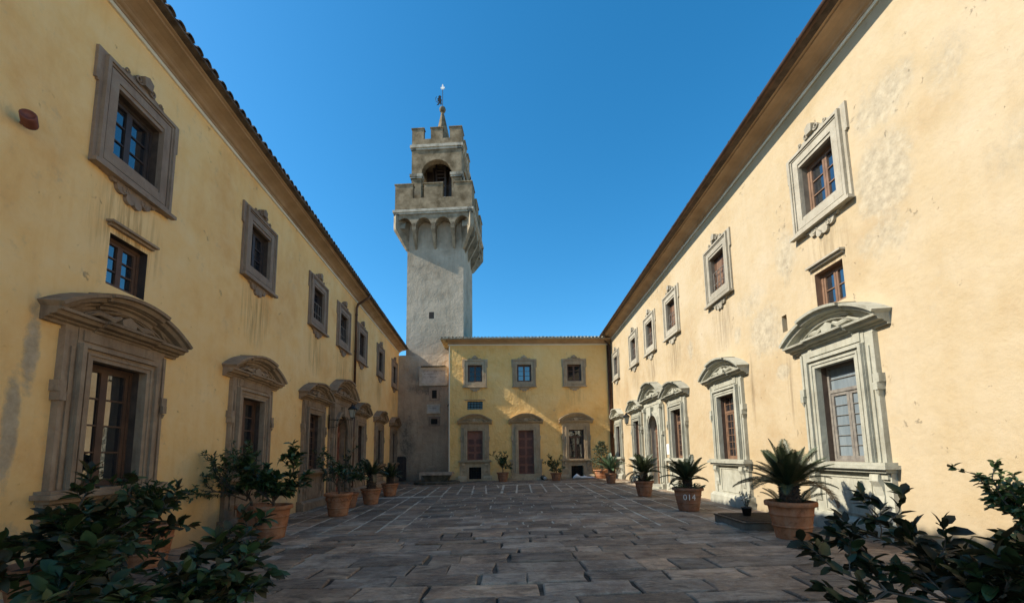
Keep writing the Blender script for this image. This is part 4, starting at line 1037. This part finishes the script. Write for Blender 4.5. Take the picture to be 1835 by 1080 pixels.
def leaf_into(mb, p, d, L, wr, r, curl=.25):
    d = d.normalized(); s_ = d.cross(Vector((0, 0, 1)));
    if s_.length < .05: s_ = Vector((1, 0, 0))
    s_.normalize(); s_ = (Matrix.Rotation(r.uniform(-.9, .9), 3, d) @ s_); u = s_.cross(d)
    W = L * wr / 2
    a = p; b = p + d * L * .35; c_ = p + d * L * .75 - u * L * curl * .2; e = p + d * L - u * L * curl * .5
    mb.add([a, b + s_ * W + u * W * .35, b, b - s_ * W + u * W * .35, c_ + s_ * W * .75 + u * W * .2, c_, c_ - s_ * W * .75 + u * W * .2, e],
           [(0, 1, 2), (0, 2, 3), (1, 4, 5, 2), (2, 5, 6, 3), (4, 7, 5), (5, 7, 6)])
def leaf_mesh(L, wr, mat, seed, curl):
    r = random.Random(seed); m = MB(); W = L * wr / 2; n = 6; rows = []
    for k in range(n + 1):
        u = k / n; wd = W * (math.sin(math.pi * min(1, u * .96 + .02)) ** .75) * (1 if u < .8 else 1.0); x = u * L; z = -curl * L * u * u; sgz = .35 * wd
        rows.append([(x, -wd, z + sgz), (x, 0, z), (x, wd, z + sgz * r.uniform(.6, 1.3))])
    m.strip(rows); m.tube([(-.025, 0, .004), (0, 0, 0)], .0025, 3)
    return m.mesh('leaf', M[mat], True)
LM = {}
def shrub(name, loc, label, cat, rt_, h, potmat, size, height, L, wr, mat, seed, nleaf=300, trunk=.25, density=1.0, single=True, conical=False, grp=None, nbr=6, mat2=None, base=None, swag=False, pot=True, squash=.75, shift=(0, 0), tipn=7, elmin=.15):
    """potted shrub: branching skeleton and leaves set along the twigs"""
    t = thing(name, label, cat, loc, 0, grp); r = random.Random(seed)
    if pot: pot_parts(t, rt_, h, potmat, swag=swag)
    wood = MB(); leaves = []
    z0 = h * .9; stem = Vector((0, 0, z0)); top = Vector((shift[0] * .3, shift[1] * .3, z0 + trunk)); wood.tube([tuple(stem), tuple(stem.lerp(top, .5) + Vector((.02, .01, 0))), tuple(top)], [.03, .024, .022], 6)
    C = Vector((shift[0], shift[1], z0 + trunk + height * .5))
    def grow(p, d, ln, rad, lev):
        pts = [p]; q = p.copy(); dd_ = d.copy(); ns = 4
        for k in range(ns):
            dd_ = (dd_ + Vector((r.uniform(-.3, .3), r.uniform(-.3, .3), r.uniform(-.18, .22)))).normalized(); q = q + dd_ * ln / ns; pts.append(q.copy())
        wood.tube([tuple(x) for x in pts], [rad * (1 - .5 * k / ns) for k in range(ns + 1)], 4 if lev else 5)
        if lev < 2:
            for k in range(3 if lev == 0 else int(3 * density + .5)):
                i = r.randint(1, ns); a = pts[i]; nd = (dd_ + Vector((r.uniform(-1, 1), r.uniform(-1, 1), r.uniform(-.5, .8)))).normalized()
                grow(a, nd, ln * r.uniform(.45, .75), rad * .55, lev + 1)
        for k in range(1 if lev == 0 else 2, ns + 1):
            m_ = tipn if k == ns else 3
            if lev == 0 and k < ns: m_ = 1
            for _ in range(m_):
                ld = (dd_ * .7 + Vector((r.uniform(-1, 1), r.uniform(-1, 1), r.uniform(-.75, .55)))).normalized(); leaves.append((pts[k] - dd_ * r.uniform(0, ln / ns * .9), ld))
    if conical:
        for k in range(60):
            u = (k + .5) / 60; a = k * 2.4; rr = size * (1 - u) ** .7 * .9 + .05
            p0 = Vector((0, 0, z0 + u * height)); grow(p0, Vector((math.cos(a), math.sin(a), .3)).normalized(), rr, .008, 1)
        wood.tube([(0, 0, z0), (0, 0, z0 + height)], [.03, .008], 5)
    else:
        for k in range(nbr):
            a = 2 * math.pi * k / nbr + r.uniform(-.4, .4); el = r.uniform(elmin, 1.1)
            tgt = C + Vector((math.cos(a) * size * r.uniform(.35, .65), math.sin(a) * size * r.uniform(.35, .65), (el - .6) * height * squash)); d = tgt - top
            grow(top - Vector((0, 0, r.uniform(0, trunk * .5))), d.normalized(), d.length * 1.05, .016, 0)
    wood.build('branches', M['bark'], t)
    r.shuffle(leaves)
    ind = []; rest = leaves
    if single:
        leaves.sort(key=lambda q: q[0].y + loc[1]); k = max(1, len(leaves) // 2); frontl = leaves[:k]; r.shuffle(frontl)
        n = min(nleaf, len(frontl)); ind = frontl[:n]; rest = frontl[n:] + leaves[k:]
    mats = [mat, mat, mat2 or mat]
    for j in range(6):
        key = (L, wr, mats[j % 3], j)
        if key not in LM: LM[key] = leaf_mesh(L, wr * (.85, 1.1, .95, 1, 1.15, .9)[j], mats[j % 3], j, (.06, .16, .28, .4, .1, .22)[j])
    for i, (p, d) in enumerate(ind):
        j = r.randrange(6); q = d.to_track_quat('X', 'Z') @ Matrix.Rotation(r.uniform(-.9, .9), 4, 'X').to_quaternion()
        o = link('leaf', LM[(L, wr, mats[j % 3], j)], t, p); o.rotation_mode = 'QUATERNION'; o.rotation_quaternion = q; o.scale = (r.uniform(.45, 1.2),) * 3
        if r.random() < .035 and mat != 'leaf_grey': o.data = LM.setdefault((L, wr, 'y'), leaf_mesh(L, wr, 'leaf_yellow', 3, .3))
    if rest:
        for mm, sub in ((mat, rest[::2] + (rest[1::2] if not mat2 else [])), (mat2, rest[1::2] if mat2 else [])):
            if not sub: continue
            fm = MB()
            for p, d in sub: leaf_into(fm, p, d, L * r.uniform(.65, 1.15), wr, r)
            o = fm.build('foliage', M[mm], t, smooth=True); o['kind'] = 'stuff'
    return t
def P(x, y): return (x, y, gz(x) + .012)
# right-hand row
cycad('potted_cycad', P(4.56, 6.85), 'largest potted cycad in a plain terracotta pot beside the low covered box',   .375, .61, 'terracotta', .30, .125, .86, 44, 1, basal=2)
cycad('potted_cycad', P(4.36, 10.35), 'potted cycad in a weathered pot painted with white number and ringed by leafy ground cover', .37, .56, 'terracotta_dark', .24, .085, .66, 36, 2, text='014', under=True)
cycad('potted_cycad', P(4.40, 13.9), 'potted cycad with small basal shoots standing before the brown arched door', .33, .50, 'terracotta_dark', .30, .11, .74, 36, 3, mat='frond', basal=8)
cycad('potted_cycad', P(4.72, 19.9), 'small potted cycad in front of the pale cone-shaped bush', .30, .48, 'terracotta_dark', .22, .11, .85, 30, 4, mat='frond_light')
shrub('potted_bush', P(5.15, 23.8), 'cone-shaped pale green bush in a broad pale pot by the corner downpipe', 'potted bush', .50, .50, 'terracotta', .62, 1.65, .08, .42, 'leaf_grey', 11, single=False, conical=True, tipn=9)
# left-hand row
cycad('potted_cycad', P(-4.72, 13.75), 'potted cycad with a tall bare trunk in a garlanded pot by the shaded wing', .34, .52, 'terracotta', .50, .14, .60, 26, 5, lean=0, swag=True)
cycad('potted_cycad', P(-4.92, 16.5), 'potted cycad nearest the tower along the shaded wing', .34, .50, 'terracotta', .28, .12, .65, 28, 6, swag=True)
shrub('potted_shrub', P(-4.72, 11.2), 'bushy green shrub in a garlanded orange pot in front of the red arched door', 'potted shrub', .37, .60, 'terracotta', .85, .75, .10, .42, 'leaf_mid', 21, nleaf=260, grp='potted shrubs along the shaded wing', swag=True, mat2='leaf_dark')
shrub('potted_shrub', P(-5.15, 13.0), 'taller slender-stemmed shrub behind the garlanded pots of the shaded wing', 'potted shrub', .30, .45, 'terracotta_dark', .62, .8, .09, .4, 'leaf_mid', 22, nleaf=240, trunk=.5, grp='potted shrubs along the shaded wing')
shrub('potted_shrub', P(-4.75, 8.2), 'mixed broad-leaved shrub in a plain orange pot right of the foreground bush', 'potted shrub', .36, .64, 'terracotta', .62, .62, .18, .42, 'leaf_dark', 23, nleaf=260, mat2='leaf_mid', grp='potted shrubs along the shaded wing', trunk=.16)
shrub('potted_shrub', P(-5.50, 8.75), 'airy small-leaved shrub against the second window of the shaded wing', 'potted shrub', .32, .6, 'terracotta', .58, .7, .085, .38, 'leaf_mid', 24, nleaf=290, density=1.8, nbr=9, grp='potted shrubs along the shaded wing', trunk=.3, shift=(-.1, -.5))
shrub('potted_shrub', P(-5.42, 6.2), 'shrub in an orange pot mostly hidden behind the foreground leaves', 'potted shrub', .36, .62, 'terracotta', .5, .45, .11, .42, 'leaf_dark', 25, nleaf=200, grp='potted shrubs along the shaded wing', trunk=.12)
# end wall
shrub('potted_shrub', P(-.58, 23.35), 'round dark shrub in a terracotta pot between the shuttered window and the red door', 'potted shrub', .35, .52, 'terracotta_dark', .62, .85, .10, .42, 'leaf_dark', 31, nleaf=200, trunk=.35, mat2='leaf_mid', nbr=8, single=False, grp='shrubs in pots before the end wall')
shrub('potted_shrub', P(2.42, 23.1), 'low spreading shrub in a red pot right of the red door', 'potted shrub', .33, .42, 'terracotta_dark', .60, .70, .10, .42, 'leaf_dark', 32, nleaf=200, trunk=.2, mat2='leaf_mid', nbr=7, single=False, grp='shrubs in pots before the end wall')
# foreground
FG = 'dark camellia bushes in the foreground'
shrub('camellia_bush', P(-4.62, 4.2), 'large dark camellia bush in an orange pot at the lower left corner', 'bush', .36, .55, 'terracotta', .95, .56, .16, .5, 'leaf_dark', 47, nleaf=298, trunk=.12, nbr=13, mat2='leaf_red', density=.8, elmin=-.45, tipn=5, grp=FG, shift=(.45, -.1))
shrub('camellia_bush', P(-2.60, 3.0), 'dark camellia bush spreading low over the paving right of the corner bush', 'bush', .34, .40, 'terracotta', .70, .40, .14, .5, 'leaf_dark', 42, nleaf=298, trunk=.05, nbr=9, density=1.0, mat2='leaf_red', grp=FG, shift=(-.05, .15))
shrub('camellia_bush', P(2.95, 2.45), 'dark glossy camellia bush at the lower right, nearest the camera', 'bush', .34, .34, 'terracotta', .78, .34, .14, .5, 'leaf_dark', 43, nleaf=298, trunk=.06, nbr=10, density=1.0, mat2='leaf_red', grp=FG, shift=(.05, .35))
shrub('leafy_shrub', P(5.0, 3.9), 'thin sunlit small-leaved shrub against the wall at the right edge', 'bush', .32, .50, 'terracotta', .55, .50, .075, .6, 'leaf_mid', 44, nleaf=298, trunk=.16, nbr=14, elmin=0, grp=None)

# low covered box with a little pot on it
BX = thing('covered_box', 'low square stone box with a ribbed rusty cover beside the largest potted cycad', 'box', P(4.78, 8.1), -.02)
MB().box(-.60, .60, -.58, .58, -.05, .125).build('kerb', M['kerbstone'], BX)
cv = MB().box(-.615, .615, -.595, .595, .127, .152); cv.frame(-.61, .61, 0, 0, 0, 0, 0) if False else None
cv.build('cover', M['cover'], BX)
rb_ = MB().box(-.55, .55, -.008, .008, 0, .016).mesh('rib', M['cover'])
for k in range(17): link('rib', rb_, BX, (0, -.53 + k * .0662, .152))
SPt = thing('seedling_pot', 'small black plastic pot with a thin seedling standing on the covered box', 'flower pot', (4.62, 8.25, gz(4.6) + .182))
MB().lathe([(0, 0), (.07, 0), (.092, .14), (.10, .14), (.10, .165), (.085, .165), (.08, .13), (0, .12)], n=16).build('pot', M['black_plastic'], SPt, smooth=True)
sm = MB(); lm_ = MB(); rr_ = random.Random(5)
for k in range(7):
    a = rr_.uniform(0, 6.28); d = Vector((math.cos(a) * .35, math.sin(a) * .35, 1)).normalized(); hgt = rr_.uniform(.2, .38); sm.tube([(0, 0, .12), tuple(Vector((0, 0, .12)) + d * hgt)], .004, 4)
    for q in range(16): pp = Vector((0, 0, .12)) + d * hgt * rr_.uniform(.2, 1); leaf_into(lm_, pp, Vector((rr_.uniform(-1, 1), rr_.uniform(-1, 1), rr_.uniform(0, .9))), .04, .4, rr_)
sm.build('stem', M['bark'], SPt); o = lm_.build('foliage', M['leaf_mid'], SPt); o['kind'] = 'stuff'
# sack and stones by the end wall
sk = MB(); rows = []
for k in range(13):
    u = k / 12; x = -.65 + 1.3 * u; hh = (.10 + .20 * math.exp(-((u - .12) / .16) ** 2) + .07 * math.sin(u * 9) ** 2) * (math.sin(math.pi * min(1, u * .92 + .05)) ** .4); wd = .17 * (math.sin(math.pi * min(1, u * .92 + .05)) ** .4)
    rows.append([(x, wd * math.cos(a) + .03 * math.sin(5 * u), max(0, hh * .5 + hh * .5 * math.sin(a))) for a in [2 * math.pi * q / 12 for q in range(12)]])
sk.strip(rows, closed=True, caps=True); tag(sk.build('white_sack', M['white'], None, P(4.18, 24.15), True), 'crumpled white sack lying below the end wing window beside the pale bush', 'sack')
for i, (x, y, s_, lb) in enumerate(((1.75, 24.0, .16, 'rounded brown stone ball just left of the low shrub by the end wall'), (1.85, 23.6, .12, 'small pale stone in front of the brown stone ball by the end wall'))):
    b = MB(); b.lathe([(0, 0), (s_ * .7, .03), (s_, s_ * .7), (s_ * .9, s_ * 1.2), (s_ * .5, s_ * 1.65), (0, s_ * 1.75)], n=12)
    b.v = [(a + .15 * s_ * noise.noise(Vector((a, c, d)) * 9 + Vector((i, 0, 0))), c + .15 * s_ * noise.noise(Vector((c, a, d)) * 9), d) for a, c, d in b.v]
    tag(b.build('stone', M['basin_dark' if i == 0 else 'marble'], None, P(x, y), True), lb, 'stone')
